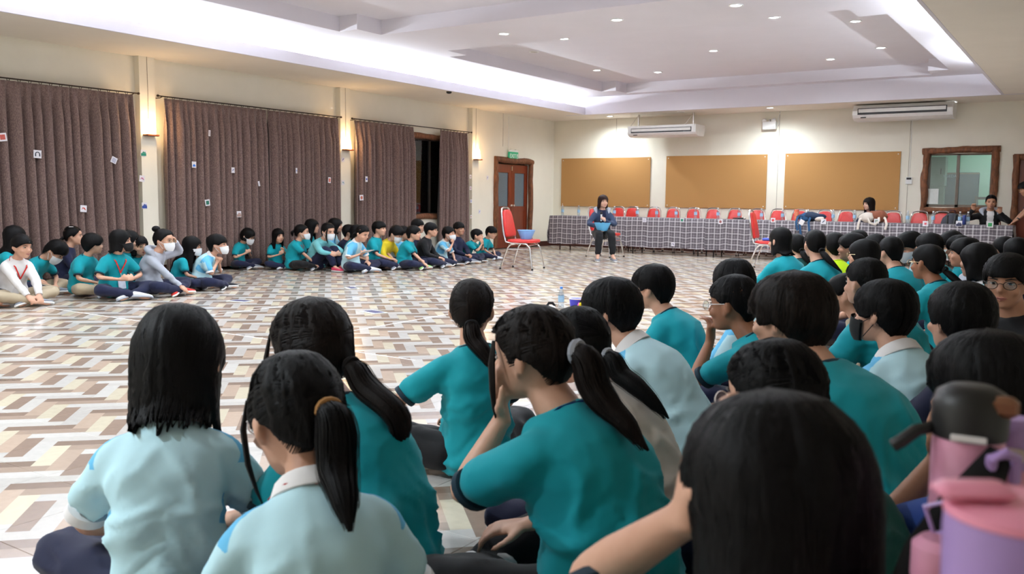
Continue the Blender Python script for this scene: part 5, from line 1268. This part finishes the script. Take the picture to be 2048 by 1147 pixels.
person('child with dark hair at the far right edge, cut by the photo border', 2037, 474, 8.0, -50, 'navy', 'bowl', hfa=-30, lean=6, group=G2)
person('boy with round glasses turned to face the camera at the right edge', 2018, 505, 4.1, -120, 'black', 'boy', hfa=-168, hp_=4, lean=4, glasses='brown', group=G2, sk='b')
person('boy in teal with shaved sides seated behind the brown-haired boy', 1738, 515, 4.75, -50, 'teal', 'crop', hfa=-46, lean=20, group=G2, wf=.95, pants='black')
person('boy in khaki beside the shaved-sides boy, only lap and wrist in view', 1700, 545, 5.4, -80, 'khaki', 'boy', hfa=-80, lean=20, group=G2, arms=('lap', 'lapl'), watch='l')
person('boy in a pale blue polo with a black mask under his chin', 1779, 557, 3.45, -44, 'polo', 'bowl', hfa=-60, lean=16, mask='b', group=G2, collar='polo')
person('child with round black hair hidden behind the big-haired girl at right', 1932, 562, 3.05, -45, 'navy', 'bowl', hfa=-40, lean=10, group=G2)

# ================================================================== furniture and things
def dy(u, v, Y): return float(Y/ray(u, v)[1])
M_RED = mat('red_vinyl', srgb(196, 44, 40), .38, 40, .08, .05)
# ---- banquet chairs (local: faces -Y, seat centre at origin)
def chair_proto(label, group):
    e = empty('banquet_chair', (0, 0, 0), label=label, cat='chair', group=group)
    m = MB(); rr = []
    for z, k in ((.435, .93), (.445, 1), (.475, 1), (.488, .95), (.492, .80)):
        a = np.arange(28)*2*PI/28; c_, s_ = np.cos(a), np.sin(a); rr.append(np.stack([.21*k*np.sign(c_)*np.abs(c_)**.45, .205*k*np.sign(s_)*np.abs(s_)**.45-.01, np.full(28, z)], 1))
    m.loft(rr); m.build('seat', M_RED, e)
    # padded back: tapers to a rounded top
    m = MB(); rr = []
    out = [(-.155, .53), (.155, .53), (.175, .57), (.165, .75), (.140, .90), (.110, .955), (.05, .972), (-.05, .972), (-.110, .955), (-.140, .90), (-.165, .75), (-.175, .57)]
    for yo, k in ((.012, .93), (0, 1), (-.022, 1), (-.034, .93)):
        rr.append([(x*k, .205+yo+.16*(z-.50), .755+(z-.755)*k) for x, z in out])
    m.loft(rr); m.build('backrest', M_RED, e)
    # chrome loop from the seat sides up round the back
    q = MB(); q.tube([(-.19, -.12, .432), (-.195, .10, .432), (-.195, .19, .45), (-.193, .225, .56), (-.182, .255, .75), (-.158, .28, .92), (-.13, .289, .985), (-.07, .292, 1.005), (.07, .292, 1.005), (.13, .289, .985), (.158, .28, .92), (.182, .255, .75), (.193, .225, .56), (.195, .19, .45), (.195, .10, .432), (.19, -.12, .432)], .0125, 8)
    q.build('back_frame', M_CHROME, e)
    for sx in (-1, 1):                                     # one inverted-U leg pair on each side
        q = MB(); q.tube([(sx*.235, -.235, .012), (sx*.215, -.20, .22), (sx*.20, -.175, .36), (sx*.195, -.13, .415), (sx*.195, -.06, .43), (sx*.195, .04, .43), (sx*.195, .11, .415), (sx*.20, .155, .36), (sx*.215, .20, .22), (sx*.235, .255, .012)], .012, 8); q.build('leg_frame', M_CHROME, e)
        for y in (-.235, .255): q = MB(); q.lathe([(.015, 0), (.015, .025), (.012, .028)], 10, (sx*.236, y, 0)); q.build('foot_cap', M_BLACKP, e)
        q = MB(); q.tube([(sx*.205, -.185, .33), (sx*.205, .165, .33)], .008, 6); q.build('stretcher', M_CHROME, e)
    q = MB(); q.tube([(-.2, .14, .40), (.2, .14, .40)], .009, 6); q.tube([(-.2, -.15, .40), (.2, -.15, .40)], .009, 6); q.build('seat_rail', M_CHROME, e)
    return e
PROTO = chair_proto('red banquet chair holding a blue bowl, left of the open floor', 'red banquet chairs on the open floor')
def view_rz(u, v, fa):
    r_ = ray(u, v); return math.atan2(r_[1], r_[0])-math.radians(fa)+PI/2      # chair faces local -Y
P = on_z(1046, 537); PROTO.location = (P[0], P[1], 0); PROTO.rotation_euler = (0, 0, view_rz(1046, 537, 112)); PROTO.scale = (1.15, 1.15, 1)
c2 = copy_tree(PROTO, None, 'red banquet chair with a blue tray, partly hidden by the right rows'); P2 = on_z(1537, 538); c2.location = (P2[0], P2[1], 0); c2.rotation_euler = (0, 0, view_rz(1537, 538, 100))
c3 = copy_tree(PROTO, None, 'red banquet chair the woman with the microphone sits on'); P3 = on_z(1211, 513); c3.location = (P3[0], P3[1], 0); c3.rotation_euler = (0, 0, view_rz(1211, 513, 122))
for k_, (px, lb) in enumerate([(1235, 'just right of the seated woman'), (1263, 'second right of the seated woman'), (1306.6, 'third right of the seated woman'), (1345, 'below the left end of the middle pinboard'), (1385.5, 'below the middle pinboard, left'), (1425, 'below the middle pinboard, centre'), (1469, 'below the middle pinboard, right'),
        (1514, 'left of the orange tumbler, second'), (1555, 'left of the orange tumbler, first'), (1598, 'right behind the orange tumbler'), (1649, 'behind the denim bag'), (1692, 'left of the long-haired woman'), (1742, 'the long-haired woman sits on'), (1786, 'right of the long-haired woman'), (1839, 'below the right pinboard edge'), (1884, 'carrying the grey backpack'), (1981, 'under the woman in the black cardigan')]):
    c = copy_tree(PROTO, None, 'red banquet chair behind the long table, '+lb); X = on_y(px, 425, 18.85)[0]; c.location = (X, 18.64, 0); c.rotation_euler = (0, 0, 0); c.scale = (.95, .98, 1); c['group'] = 'red banquet chairs behind the long table'

# ---- bowl on the chair, bowl on the lap, tray
M_BLUEP = mat('sky_blue_plastic', srgb(120, 168, 226), .35, 10, .04); M_BLUEP2 = mat('bright_blue_plastic', srgb(96, 178, 222), .35, 10, .04)
def bowl(loc, r, h, m_, label, tilt=0):
    e = empty('plastic_bowl', loc, label=label, cat='bowl', group='blue plastic bowls'); e.rotation_euler = (tilt, 0, 0)
    MB().lathe([(.01, .004), (r*.55, .004), (r*.60, .02), (r*.93, h*.93), (r*.95, h), (r, h), (r, h-.006), (r*.62, .002), (r*.58, 0), (.01, 0)], 28).build('basin', m_, e)
    MB().tube([(r*math.cos(a), r*math.sin(a), h) for a in np.arange(28)*2*PI/28], .006, 6, closed=True).build('rim', m_, e)
Rz = rotz(PROTO.rotation_euler[2]); o_ = np.array([P[0], P[1], 0])+Rz@np.array([0, -.05, .4925])
bowl(o_, .145, .145, M_BLUEP, 'pale blue plastic bowl on the seat of the left red chair')
e = empty('tray', np.array([P2[0], P2[1], 0])+rotz(c2.rotation_euler[2])@np.array([0, -.02, .4925]), c2.rotation_euler[2], label='blue tray with pink slips on the right red chair', cat='tray')
MB().bbox((0, 0, .022), (.30, .24, .044), .012).build('box', mat('blue_tray_plastic', srgb(70, 96, 200), .4), e); MB().bbox((.02, 0, .052), (.16, .12, .014), .004, rotz(.3)).build('paper_slips', C['pink'], e)

# ---- woman with the microphone
W1 = person('woman with a dark bob in a blue-grey hooded jacket holding a microphone', 1206, 389, 17.05, 172, 'jacket', 'bob', hfa=158, hp_=0, lean=0, legs='chair', sleeve='long', L=-.135, hc='red', pants='black', shoes='shoe_grey', hood='grey', open_front=('jacket', 'navy'), group='women at the long table', sk='p',
            arms=(((.02, .22, .37), (1, -.2, -.8), (-.5, .3, .6), (-.6, -.4, .1), 1.3), ((.10, .27, .26), (1, -.2, -.5), (-.6, .6, -.5), (0, -.5, -.9), .45)), watch='l')
def wpt(Q, p): return Q['root']+rotz(Q['rz'])@(np.asarray(p, float)*Q['s'])
sd, sh, el, W, hd, pn, cu = W1['arms'][0]; g = W+nrm(hd)*.07+nrm(pn)*.03
e = empty('microphone', wpt(W1, g), label='white handheld microphone in the hand of the seated woman', cat='microphone')
MB().lathe([(.010, -.13), (.014, -.125), (.016, .05), (.020, .07)], 12).build('handle', M_WHITEP, e); MB().ell((0, 0, .095), (.026, .026, .028), 12, 8).build('grille', M_BLACKP, e); MB().lathe([(.0165, -.09), (.017, -.085), (.017, -.06), (.0165, -.055)], 12).build('switch_band', M_BLACKP, e)
bowl(wpt(W1, (.03, .26, .50+.075)), .155, .15, M_BLUEP2, 'brighter blue plastic bowl on the lap of the woman with the microphone')

# ---- long table row with plaid cloths
TY0_, TY1_, TZ = 17.60, 18.25, .785
def plaid():
    k = NT('grey_plaid_cloth'); g_ = k.n('ShaderNodeNewGeometry').outputs['Position']; s_ = k.n('ShaderNodeSeparateXYZ', i_0=g_)
    X = s_.outputs[0]; Zv = k.math('ADD', s_.outputs[2], k.math('MULTIPLY', s_.outputs[1], 1.0))
    def bands(v, per):
        f_ = k.math('FRACT', k.math('DIVIDE', k.math('ADD', v, 50.0), per))
        return k.ramp(f_, [(0, (1, 1, 1, 1)), (.10, (.10, .10, .10, 1)), (.36, (.35, .35, .35, 1)), (.42, (.6, .6, .6, 1)), (.50, (.12, .12, .12, 1)), (.86, (.3, .3, .3, 1)), (.92, (1, 1, 1, 1))], 'CONSTANT')
    a, b = bands(X, .125), bands(Zv, .115)
    sm = k.math('MULTIPLY', k.math('ADD', a, b), .5)
    nz = k.n('ShaderNodeTexNoise', i_Vector=g_, i_Scale=300.0)
    k.l(k.ramp(k.math('ADD', sm, k.math('MULTIPLY', nz.outputs['Fac'], .06)), [(.10, srgb(84, 78, 84)), (.40, srgb(120, 112, 118)), (.60, srgb(168, 162, 164)), (1.0, srgb(190, 184, 188))]), k.b.inputs['Base Color'])
    k.b.inputs['Roughness'].default_value = .85; return k.mat
M_PLAID = plaid()
TX0_ = on_y(1104, 460, TY0_)[0]; TX1_ = on_y(2020, 460, TY0_)[0]; nT = 5
M_TTOP = mat('laminate_top', srgb(150, 120, 90), .5, 10, .1)
for k_ in range(nT):
    x0 = TX0_+(TX1_-TX0_)*k_/nT+.02; x1 = TX0_+(TX1_-TX0_)*(k_+1)/nT-.02
    e = empty('folding_table', ((x0+x1)/2, (TY0_+TY1_)/2, 0), label='folding table under the plaid cloth, '+('first from the corner', 'second from the corner', 'middle one', 'fourth from the corner', 'last at the right')[k_], cat='table', group='folding tables of the long row'); hx = (x1-x0)/2
    MB().bbox((0, 0, TZ-.025), (2*hx, TY1_-TY0_-.04, .03), .005).build('table_top', M_TTOP, e, False)
    for sx in (-1, 1):
        for sy in (-1, 1): MB().tube([(sx*(hx-.15), sy*.24, 0), (sx*(hx-.15), sy*.22, TZ-.04)], .014, 8).build('leg', M_BASE if k_ == 0 else M_BLACKP, e)
    # the cloth over it: top sheet and a front drop with shallow folds
    rows = []; n = 60; xs = np.linspace(x0-.03-(.05 if k_ == 0 else 0), x1+.03+(.03 if k_ == nT-1 else 0), n)
    for (y, z, fold) in ((TY1_+.01, TZ-.25, .3), (TY1_, TZ, 0), (TY0_+.01, TZ, 0), (TY0_-.004, TZ-.012, .15), (TY0_-.014, TZ-.2, .6), (TY0_-.02, TZ-.42, 1), (TY0_-.024, .15, 1.2)):
        w_ = fold*(.010*np.sin(xs*9+k_)+.006*np.sin(xs*23+2*k_)); rows.append(np.stack([xs+.0*w_, y+w_*(-1 if y < 18 else 1), z+.006*fold*np.sin(xs*5+k_)], 1))
    R_ = np.array(rows); top_, bot_ = R_, R_.copy(); c_ = np.array([0, (TY0_+TY1_)/2, TZ-.4])
    bot_[:, :, 1] = c_[1]+(R_[:, :, 1]-c_[1])*.992; bot_[:, :, 2] -= np.where(R_[:, :, 2] > TZ-.02, .004, 0)
    m = MB(); m.loft(np.concatenate([top_, bot_[::-1]], 0), cap=False, closed=False)
    m.loft(np.stack([top_[:, 0], bot_[:, 0]], 0), cap=False, closed=False); m.loft(np.stack([top_[:, -1], bot_[:, -1]], 0), cap=False, closed=False)
    if k_ in (0, nT-1):                                   # end drop
        xe = xs[0] if k_ == 0 else xs[-1]; sg = -1 if k_ == 0 else 1; yy_ = np.linspace(TY0_-.01, TY1_, 14)
        o_ = [np.stack([np.full(14, xe)+sg*dx+sg*fo*.02*np.sin(yy_*14), yy_, np.full(14, z)], 1) for dx, z, fo in ((0, TZ, 0), (.02, TZ-.2, .6), (.05, TZ-.42, 1), (.03, .16, 1.2))]
        m.loft(np.concatenate([np.array(o_), (np.array(o_)+[-sg*.004, 0, 0])[::-1]], 0), cap=False, closed=False)
    m.build('tablecloth', M_PLAID, smooth=True, angle=60, label='grey plaid tablecloth, '+('left end by the corner', 'second from the corner', 'middle of the long table', 'fourth, behind the neon yellow shirt', 'right end by the door')[k_], cat='tablecloth', group='grey plaid tablecloths')
for px, py, sz, tl_, col, sh_, lb in [(1289, 440, .085, 0, (150, 150, 170), 'lines', 'white card on the tablecloth nearest the seated woman'), (1364, 440, .085, 3, (30, 120, 90), 'square', 'green card on the tablecloth edge'), (1441, 443, .095, -6, (150, 90, 90), 'disc', 'white card with a red brown disc on the tablecloth edge'),
      (1546, 440, .09, 0, (210, 80, 80), 'disc', 'white card with a red disc below the orange tumbler'), (1647, 443, .095, 0, (90, 100, 120), 'slash', 'white card with a grey mark on the tablecloth right of the denim bag'), (1753, 442, .085, 0, (150, 160, 150), 'square', 'pale card under the cream tote bag'), (1851, 447, .095, 0, (220, 90, 100), 'star', 'white card with a pink star on the tablecloth'),
      (1918, 447, .10, 0, (60, 60, 90), 'landscape', 'white card with a dark picture on the tablecloth'), (1980, 449, .10, 0, (60, 150, 90), 'square', 'green card at the right end of the tablecloth'), (1346, 488, .085, 0, (80, 70, 110), 'arch', 'white card with a dark curl low on the tablecloth')]:
    card(px, py, ('y', TY0_-.05), (sz, sz), tl_, col, sh_, lb)

# ---- things on the table
M_PET = glass('clear_bottle_plastic', .05, (.86, .92, .96, 1), fres=.22); M_LABELB = mat('blue_bottle_label', srgb(150, 186, 214), .5, 30, .15); M_CAPB = mat('blue_cap', srgb(60, 130, 220), .4); M_CAPW = mat('white_cap', srgb(225, 228, 232), .4)
def bottle_proto():
    e = empty('water_bottle', (0, 0, 0), label='-', cat='bottle', group='water bottles on the long table')
    MB().lathe([(.026, 0), (.031, .006), (.032, .05), (.030, .055), (.032, .06), (.032, .15), (.028, .175), (.016, .20), (.013, .207), (.013, .222)], 14).build('bottle_body', M_PET, e)
    MB().lathe([(.0325, .075), (.0328, .08), (.0328, .135), (.0325, .14)], 14, cap=False).build('bottle_label', M_LABELB, e); MB().lathe([(.015, .212), (.0155, .214), (.0155, .232), (.013, .234)], 12).build('cap', M_CAPW, e)
    return e
BP = bottle_proto(); first = True
for px, lb in [(1121, 'leftmost on the long table'), (1156, 'second from the left on the long table'), (1230, 'right behind the seated woman'), (1273, 'second right of the seated woman'), (1312, 'third right of the seated woman'), (1351, 'at the left end of the middle pinboard'), (1390, 'below the middle pinboard, left'), (1437, 'below the middle pinboard, right'), (1479, 'beside the black microphone'),
               (1524, 'two left of the orange tumbler'), (1566, 'just left of the orange tumbler'), (1617, 'just right of the orange tumbler'), (1664, 'right of the denim bag'), (1710, 'left of the long-haired woman'), (1760, 'behind the brown tote bag'), (1814, 'below the right edge of the right pinboard'), (1865, 'left of the grey backpack'), (1919, 'right of the grey backpack'), (1936, 'beside the dark blue can')]:
    b_ = BP if first else copy_tree(BP); first = False; X = on_y(px, 430, TY0_+.2)[0]; b_.location = (X, TY0_+.17+.06*(int(px) % 3), TZ+.001); b_['label'] = 'clear water bottle '+lb
def on_table(px, dyv=.15): return np.array([on_y(px, 432, TY0_+dyv)[0], TY0_+dyv, TZ+.002])
e = empty('tumbler', on_table(1593), label='orange tumbler standing on the long table', cat='tumbler'); M_OR = mat('orange_plastic', srgb(226, 130, 96), .4)
MB().lathe([(.036, 0), (.040, .01), (.042, .17), (.040, .18)], 18).build('cup', M_OR, e); MB().lathe([(.040, .178), (.046, .182), (.046, .215), (.040, .222)], 18).build('lid', mat('orange_lid', srgb(214, 104, 74), .4), e)
e = empty('drink_can', on_table(1929), label='dark blue can beside the last water bottle', cat='can'); MB().lathe([(.026, 0), (.033, .008), (.033, .16), (.027, .172)], 18).build('can_body', mat('dark_blue_can', srgb(36, 52, 110), .3, metal=.3), e); MB().lathe([(.026, .170), (.026, .174), (.01, .172)], 18).build('can_top', M_STEEL, e)
e = empty('microphone', on_table(1480)+np.array([0, -.02, .024]), label='black microphone lying on the long table', cat='microphone'); MB().tube([(-.14, 0, 0), (-.10, 0, 0), (.08, 0, 0)], [.011, .014, .018], 10).build('handle', M_BLACKP, e); MB().ell((.105, 0, 0), (.03, .024, .024), 12, 8).build('grille', M_STEEL, e)
def lump(m, c, r, seed, amp=.25, n=18):
    a = np.arange(n)*2*PI/n; rr = []
    for i in range(11):
        t = -PI/2+PI*i/10; V = np.stack([r[0]*max(.03, math.cos(t))*np.cos(a), r[1]*max(.03, math.cos(t))*np.sin(a), np.full(n, r[2]*math.sin(t))], 1)
        V = V*(1+amp*vnoise(V*14+seed, seed))[:, None]; rr.append(V+np.asarray(c))
    m.loft(rr)
# denim bag spilling over the edge
e = empty('denim_bag', on_table(1624, .12), label='blue denim bag with straps hanging over the table edge', cat='bag'); M_DEN = cloth('denim', (40, 78, 116)); M_DEN2 = cloth('dark_denim', (26, 42, 66))
m = MB(); lump(m, (0, 0, .085), (.26, .12, .09), 3); m.build('bag_body', M_DEN2, e); m = MB(); lump(m, (-.12, -.05, .075), (.12, .08, .08), 8); m.build('pocket', M_DEN, e)
for x_, l_ in ((-.17, .30), (.0, .26), (-.24, .18)): MB().tube([(x_+.02, .0, .12), (x_, -.12, .07), (x_-.01, -.195, -.02), (x_+.01, -.20, -l_*.6), (x_+.03, -.20, -l_)], .022, 8, flat=((0, 1, .2), .3)).build('strap', M_DEN, e)
MB().bbox((-.14, -.20, -.02), (.09, .012, .10), .003, roty(.5)).build('tag', C['white'], e, False); m = MB(); lump(m, (.17, -.07, .05), (.09, .05, .045), 12); m.build('cloth_roll', C['cream'], e)
# brown and cream tote
e = empty('tote_bag', on_table(1748, .10), label='brown and cream tote bag with cream straps, before the long-haired woman', cat='bag')
m = MB(); lump(m, (.04, .03, .12), (.17, .11, .12), 5); m.build('bag_body', cloth('brown_canvas', (132, 78, 58)), e); m = MB(); lump(m, (-.12, -.05, .09), (.13, .09, .095), 9); m.build('bag_front', C['cream'], e)
for pts in ([(-.16, -.05, .1), (-.22, -.14, .06), (-.24, -.175, -.05), (-.25, -.18, -.26)], [(.15, .0, .12), (.22, -.10, .08), (.26, -.165, -.02), (.24, -.175, -.12)], [(-.10, -.1, .10), (-.04, -.165, .0), (.06, -.17, -.03), (.12, -.14, .04), (.1, -.08, .1)]): MB().tube(pts, .022, 8, flat=((0, 1, .2), .35)).build('strap', C['cream'], e)
# backpack on the chair
X = on_y(1898, 425, 18.55)[0]; e = empty('backpack', (X+.06, 18.52, .494), label='grey backpack propped on a chair near the right table end', cat='backpack'); M_BP = cloth('grey_nylon', (72, 74, 82))
m = MB(); lump(m, (0, 0, .25), (.20, .13, .25), 21, .10); m.build('bag_body', M_BP, e); m = MB(); lump(m, (0, -.11, .17), (.15, .05, .13), 23, .1); m.build('front_pocket', M_BP, e)
MB().tube([(-.05, 0, .47), (-.04, 0, .54), (.04, 0, .54), (.05, 0, .47)], .012, 8).build('top_handle', cloth('dark_red_web', (70, 34, 40)), e)
for sx in (-1, 1): MB().tube([(sx*.09, .05, .46), (sx*.07, -.10, .44), (sx*.06, -.14, .3), (sx*.07, -.15, .15)], .018, 8, flat=((0, 1, 0), .4)).build('strap', M_BLACKP, e)

# ---- women behind the table
GW = 'women at the long table'
person('woman with long dark hair in navy sitting behind the long table', 1739, 394, dy(1739, 394, 18.50), 178, 'navy', 'long', hfa=232, hp_=4, lean=2, legs='chair', L=-.25, hc='brown', group=GW, sk='p')
person('woman in a black cardigan with a grey scarf raising both hands', 1983, 389, dy(1983, 389, 18.48), 175, 'black', 'pony', hfa=178, hp_=6, lean=2, legs='chair', sleeve='long', open_front=('black', 'white'), hood='grey', group=GW, sk='b',
       arms=(((.11, .24, .55), (1, -.2, -1), (-.1, .1, 1), (0, 1, 0), .8), ((.24, .18, .60), (1, -.2, -1), (0, .1, 1), (0, 1, 0), .9)))
person('person with glasses in dark purple leaning on the table at the right edge', 2049, 362, dy(2049, 362, 18.35), -100, 'navy', 'boy', hfa=-100, hp_=20, lean=26, legs='stand', glasses='gold', group=GW, sk='b', arms=(((.20, .50, -.02), (.8, -.6, .2), (0, .8, -.6), (0, 0, -1), .3), ((.16, .46, -.02), (.8, -.6, .2), (0, .8, -.6), (0, 0, -1), .3)), watch='l')

# ---- floor things
def floor_paper(px, py, sx, sy, rz, label):
    Pq = on_z(px, py); e = empty('paper_sheet', Pq, rz, label=label, cat='paper', group='papers lying on the floor')
    MB().bbox((0, 0, .004), (sx, sy, .005), .001).build('sheet', M_WHITE, e, False); MB().box((.0, .01, .0068), (sx*.86, sy*.7, .001)).build('print', card_col((60, 60, 100)), e, False)
floor_paper(480, 602, .24, .17, .2, 'dark printed sheet on the floor left of centre'); floor_paper(703, 576, .22, .14, -.5, 'printed sheet on the floor before the girl with striped shoes'); floor_paper(746, 624, .28, .17, -.25, 'glossy printed sheet on the floor in the middle of the hall')
b_ = copy_tree(BP); Pq = on_z(1122, 617); b_.location = (Pq[0], Pq[1], 0); b_['label'] = 'water bottle with a blue cap standing on the floor'; b_['group'] = 'things on the open floor'
for ch in b_.children:
    if ch.name.startswith('cap'): ch.data = ch.data.copy(); ch.data.materials[0] = M_CAPB
Pq = on_z(1153, 624); e = empty('paper_cup', (Pq[0], Pq[1], 0), label='blue bucket with a white rim on the floor', cat='bucket'); MB().lathe([(.055, 0), (.060, .004), (.075, .13), (.076, .14)], 20).build('cup', mat('violet_blue_plastic', srgb(66, 66, 190), .4), e); MB().tube([(.077*math.cos(a), .077*math.sin(a), .142) for a in np.arange(20)*2*PI/20], .006, 6, closed=True).build('rim', M_WHITEP, e)
Pq = on_z(1168, 628); e = empty('toy_ball', (Pq[0], Pq[1], .072), label='pink and yellow ball with dark patches beside the blue bucket', cat='ball'); MB().ell((0, 0, 0), (.072, .072, .072), 20, 14).build('ball_skin', mat('pink_ball', srgb(232, 90, 160), .4), e)
for a_, el_, cl in ((2.9, .3, 'yellow'), (4.6, .5, 'yellow'), (3.9, -.2, 'maskb'), (4.3, 1.0, 'maskb'), (5.4, .1, 'red')):
    dvec = np.array([math.cos(a_)*math.cos(el_), math.sin(a_)*math.cos(el_), math.sin(el_)]); MB().ell(dvec*.058, (.026, .026, .026), 10, 8).build('patch', C[cl], e)
Pq = on_z(1102, 616); e = empty('sandal', (Pq[0], Pq[1], 0), .6, label='small black and white slipper lying on the floor', cat='slipper'); MB().bbox((0, 0, .012), (.09, .20, .024), .01).build('sole', C['white'], e); MB().tube([(-.042, .03, .02), (-.02, .05, .05), (.02, .05, .05), (.042, .03, .02)], .014, 8, flat=((0, 1, 0), .6)).build('strap', C['maskb'], e)
# paper in the hands of the girl with striped shoes
sd, sh, el, W, hd, pn, cu = GP['arms'][1]; e = empty('paper_sheet', wpt(GP, W+nrm(hd)*.09+np.array([0, .03, -.01])), GP['rz'], label='white paper held by the girl in pale blue with striped shoes', cat='paper'); MB().bbox((0, 0, 0), (.20, .14, .004), .001, rotx(.35)).build('sheet', M_WHITE, e, False); MB().box((0, 0, .004), (.12, .01, .001), rotx(.35)).build('print', M_DARK, e, False)

# ---- drink bottles on the little table beside the camera
ST = .655
Pc = at(2000, 900, .78); e = empty('side_table', (Pc[0], Pc[1], 0), math.atan2(RT[1], RT[0]), label='small table carrying the pink drink bottles beside the camera', cat='table')
MB().bbox((.04, 0, ST-.013), (.42, .62, .025), .006).build('table_top', M_TTOP, e, False)
for sx in (-.14, .22):
    for sy in (-.27, .27): MB().tube([(sx, sy, 0), (sx, sy, ST-.02)], .013, 8).build('leg', M_BLACKP, e)
M_PINK = mat('pink_plastic', srgb(216, 150, 178), .35, 14, .10); M_LAV = mat('lavender_plastic', srgb(172, 140, 200), .35, 10, .05); M_PINK2 = mat('bright_pink_plastic', srgb(238, 150, 176), .35, 8, .04); M_CORAL = mat('coral_plastic', srgb(226, 120, 120), .4, 8, .06); M_STRAP = cloth('black_webbing', (14, 14, 16))
Pb = at(1944, 770, .95); zt = Pb[2]; e = empty('drink_bottle', (Pb[0], Pb[1], ST), math.atan2(Pb[1], Pb[0])-PI/2, label='pink drink bottle with a big black lid and black shoulder strap', cat='bottle'); h = zt-ST
MB().lathe([(.030, 0), (.034, .006), (.036, h*.30), (.036, h*.79), (.034, h*.82)], 28).build('bottle_body', M_PINK, e)
ld = MB().lathe([(.034, h*.812), (.037, h*.816), (.038, h*.84), (.0385, h*.93), (.034, h*.975), (.022, h), (.004, h*1.0)], 28).build('lid', M_BLACKP, e)
MB().bbox((.030, -.018, h*.945), (.030, .022, .022), .006).build('latch', mat('amber_latch', srgb(120, 76, 50), .35), ld); MB().bbox((0, -.0385, h*.832), (.034, .004, .007), .001).build('lid_print', C['white'], ld)
MB().tube([(-.036, -.01, h*.84), (-.050, -.02, h*.83), (-.064, -.03, h*.79), (-.072, -.03, h*.77)], .007, 8).build('straw_lever', M_BLACKP, ld)
MB().tube([(.022, -.037, h*.70), (.022, -.054, h*.79), (.034, -.052, h*.81), (.044, -.040, h*.79), (.044, -.03, h*.70)], .006, 8).build('carry_loop', M_LAV, e)
MB().tube([(.030, -.036, h*.80), (.020, -.050, h*.73), (-.006, -.054, h*.60), (-.034, -.054, h*.42), (-.050, -.050, h*.22), (-.054, -.046, .0)], [.012, .018, .020, .021, .022, .02], 10, flat=((0, 1, 0), .25)).build('strap', M_STRAP, e)
MB().tube([(-.036, -.066, h*.60), (-.012, -.070, h*.64), (.0, -.070, h*.55), (-.026, -.068, h*.51)], .003, 6, closed=True).build('strap_buckle', M_LAV, e)
Pb = at(2030, 835, .99); e = empty('drink_bottle', (Pb[0], Pb[1], ST), math.atan2(Pb[1], Pb[0])-PI/2, label='lavender bottle with rounded top behind the black-lidded one', cat='bottle'); h = Pb[2]-ST
MB().lathe([(.026, 0), (.029, .006), (.030, h*.7), (.027, h*.8)], 22).build('bottle_body', M_PINK, e); MB().lathe([(.027, h*.79), (.030, h*.81), (.029, h*.93), (.018, h), (.003, h)], 22).build('lid', M_LAV, e); MB().bbox((0, -.029, h*.86), (.024, .006, .016), .003).build('front_button', C['cream'], e)
Pb = at(2040, 1004, .60); e = empty('tumbler', (Pb[0], Pb[1], ST), math.atan2(Pb[1], Pb[0])-PI/2, label='lavender and pink tumbler nearest the camera at lower right', cat='tumbler'); h = Pb[2]-ST
MB().lathe([(.034, 0), (.038, .006), (.043, h*.40), (.044, h*.50)], 32).build('cup', M_CORAL, e); MB().lathe([(.0445, h*.49), (.046, h*.50), (.046, h*.60), (.0445, h*.61)], 32).build('silicone_band', mat('grey_lavender', srgb(150, 140, 160), .5), e)
MB().lathe([(.044, h*.60), (.0445, h*.62), (.0465, h*.92), (.046, h*.965), (.040, h*.965)], 32).build('collar', M_LAV, e)
ld = MB().lathe([(.045, h*.965), (.047, h*.968), (.047, h*.990), (.040, h), (.004, h)], 32).build('lid', M_PINK2, e); MB().bbox((-.028, -.010, h+.006), (.05, .026, .012), .005, rotz(.5)).build('flip_spout', M_PINK2, ld)
MB().lathe([(.011, 0), (.011, .008), (.007, .010)], 12, (-.018, -.043, h*.80), R=rotx(PI/2)).build('hinge_button', M_LAV, e); MB().tube([(-.018, -.055, h*.80), (.02, -.072, h*.66), (.06, -.05, h*.6), (.07, .0, h*.62)], .006, 8, flat=((0, 0, 1), .6)).build('handle', M_LAV, e)
for k_ in range(6): MB().bbox((-.036+.014*k_, -.046+.0008*(k_-2.5)**2, h*.66+.010*(k_ % 2)), (.009, .003, .009), .001).build('check_patch', C['white'], e)
Pb = at(1884, 1075, .90); e = empty('drink_bottle', (Pb[0], Pb[1], ST), math.atan2(Pb[1], Pb[0])-PI/2, label='small purple bottle low beside the strap at lower right', cat='bottle'); h = Pb[2]-ST
MB().lathe([(.026, 0), (.030, .006), (.031, h*.62), (.026, h*.72)], 22).build('bottle_body', mat('purple_plastic', srgb(112, 84, 140), .3), e); MB().lathe([(.026, h*.71), (.028, h*.73), (.028, h*.95), (.02, h), (.003, h)], 22).build('lid', M_PINK, e)
b_ = copy_tree(BP); Pq = at(2056, 905, 1.02); b_.location = (Pq[0], Pq[1], ST); b_['label'] = 'clear water bottle cut by the right photo edge'; b_['group'] = 'drink bottles beside the camera'
finish_fused()
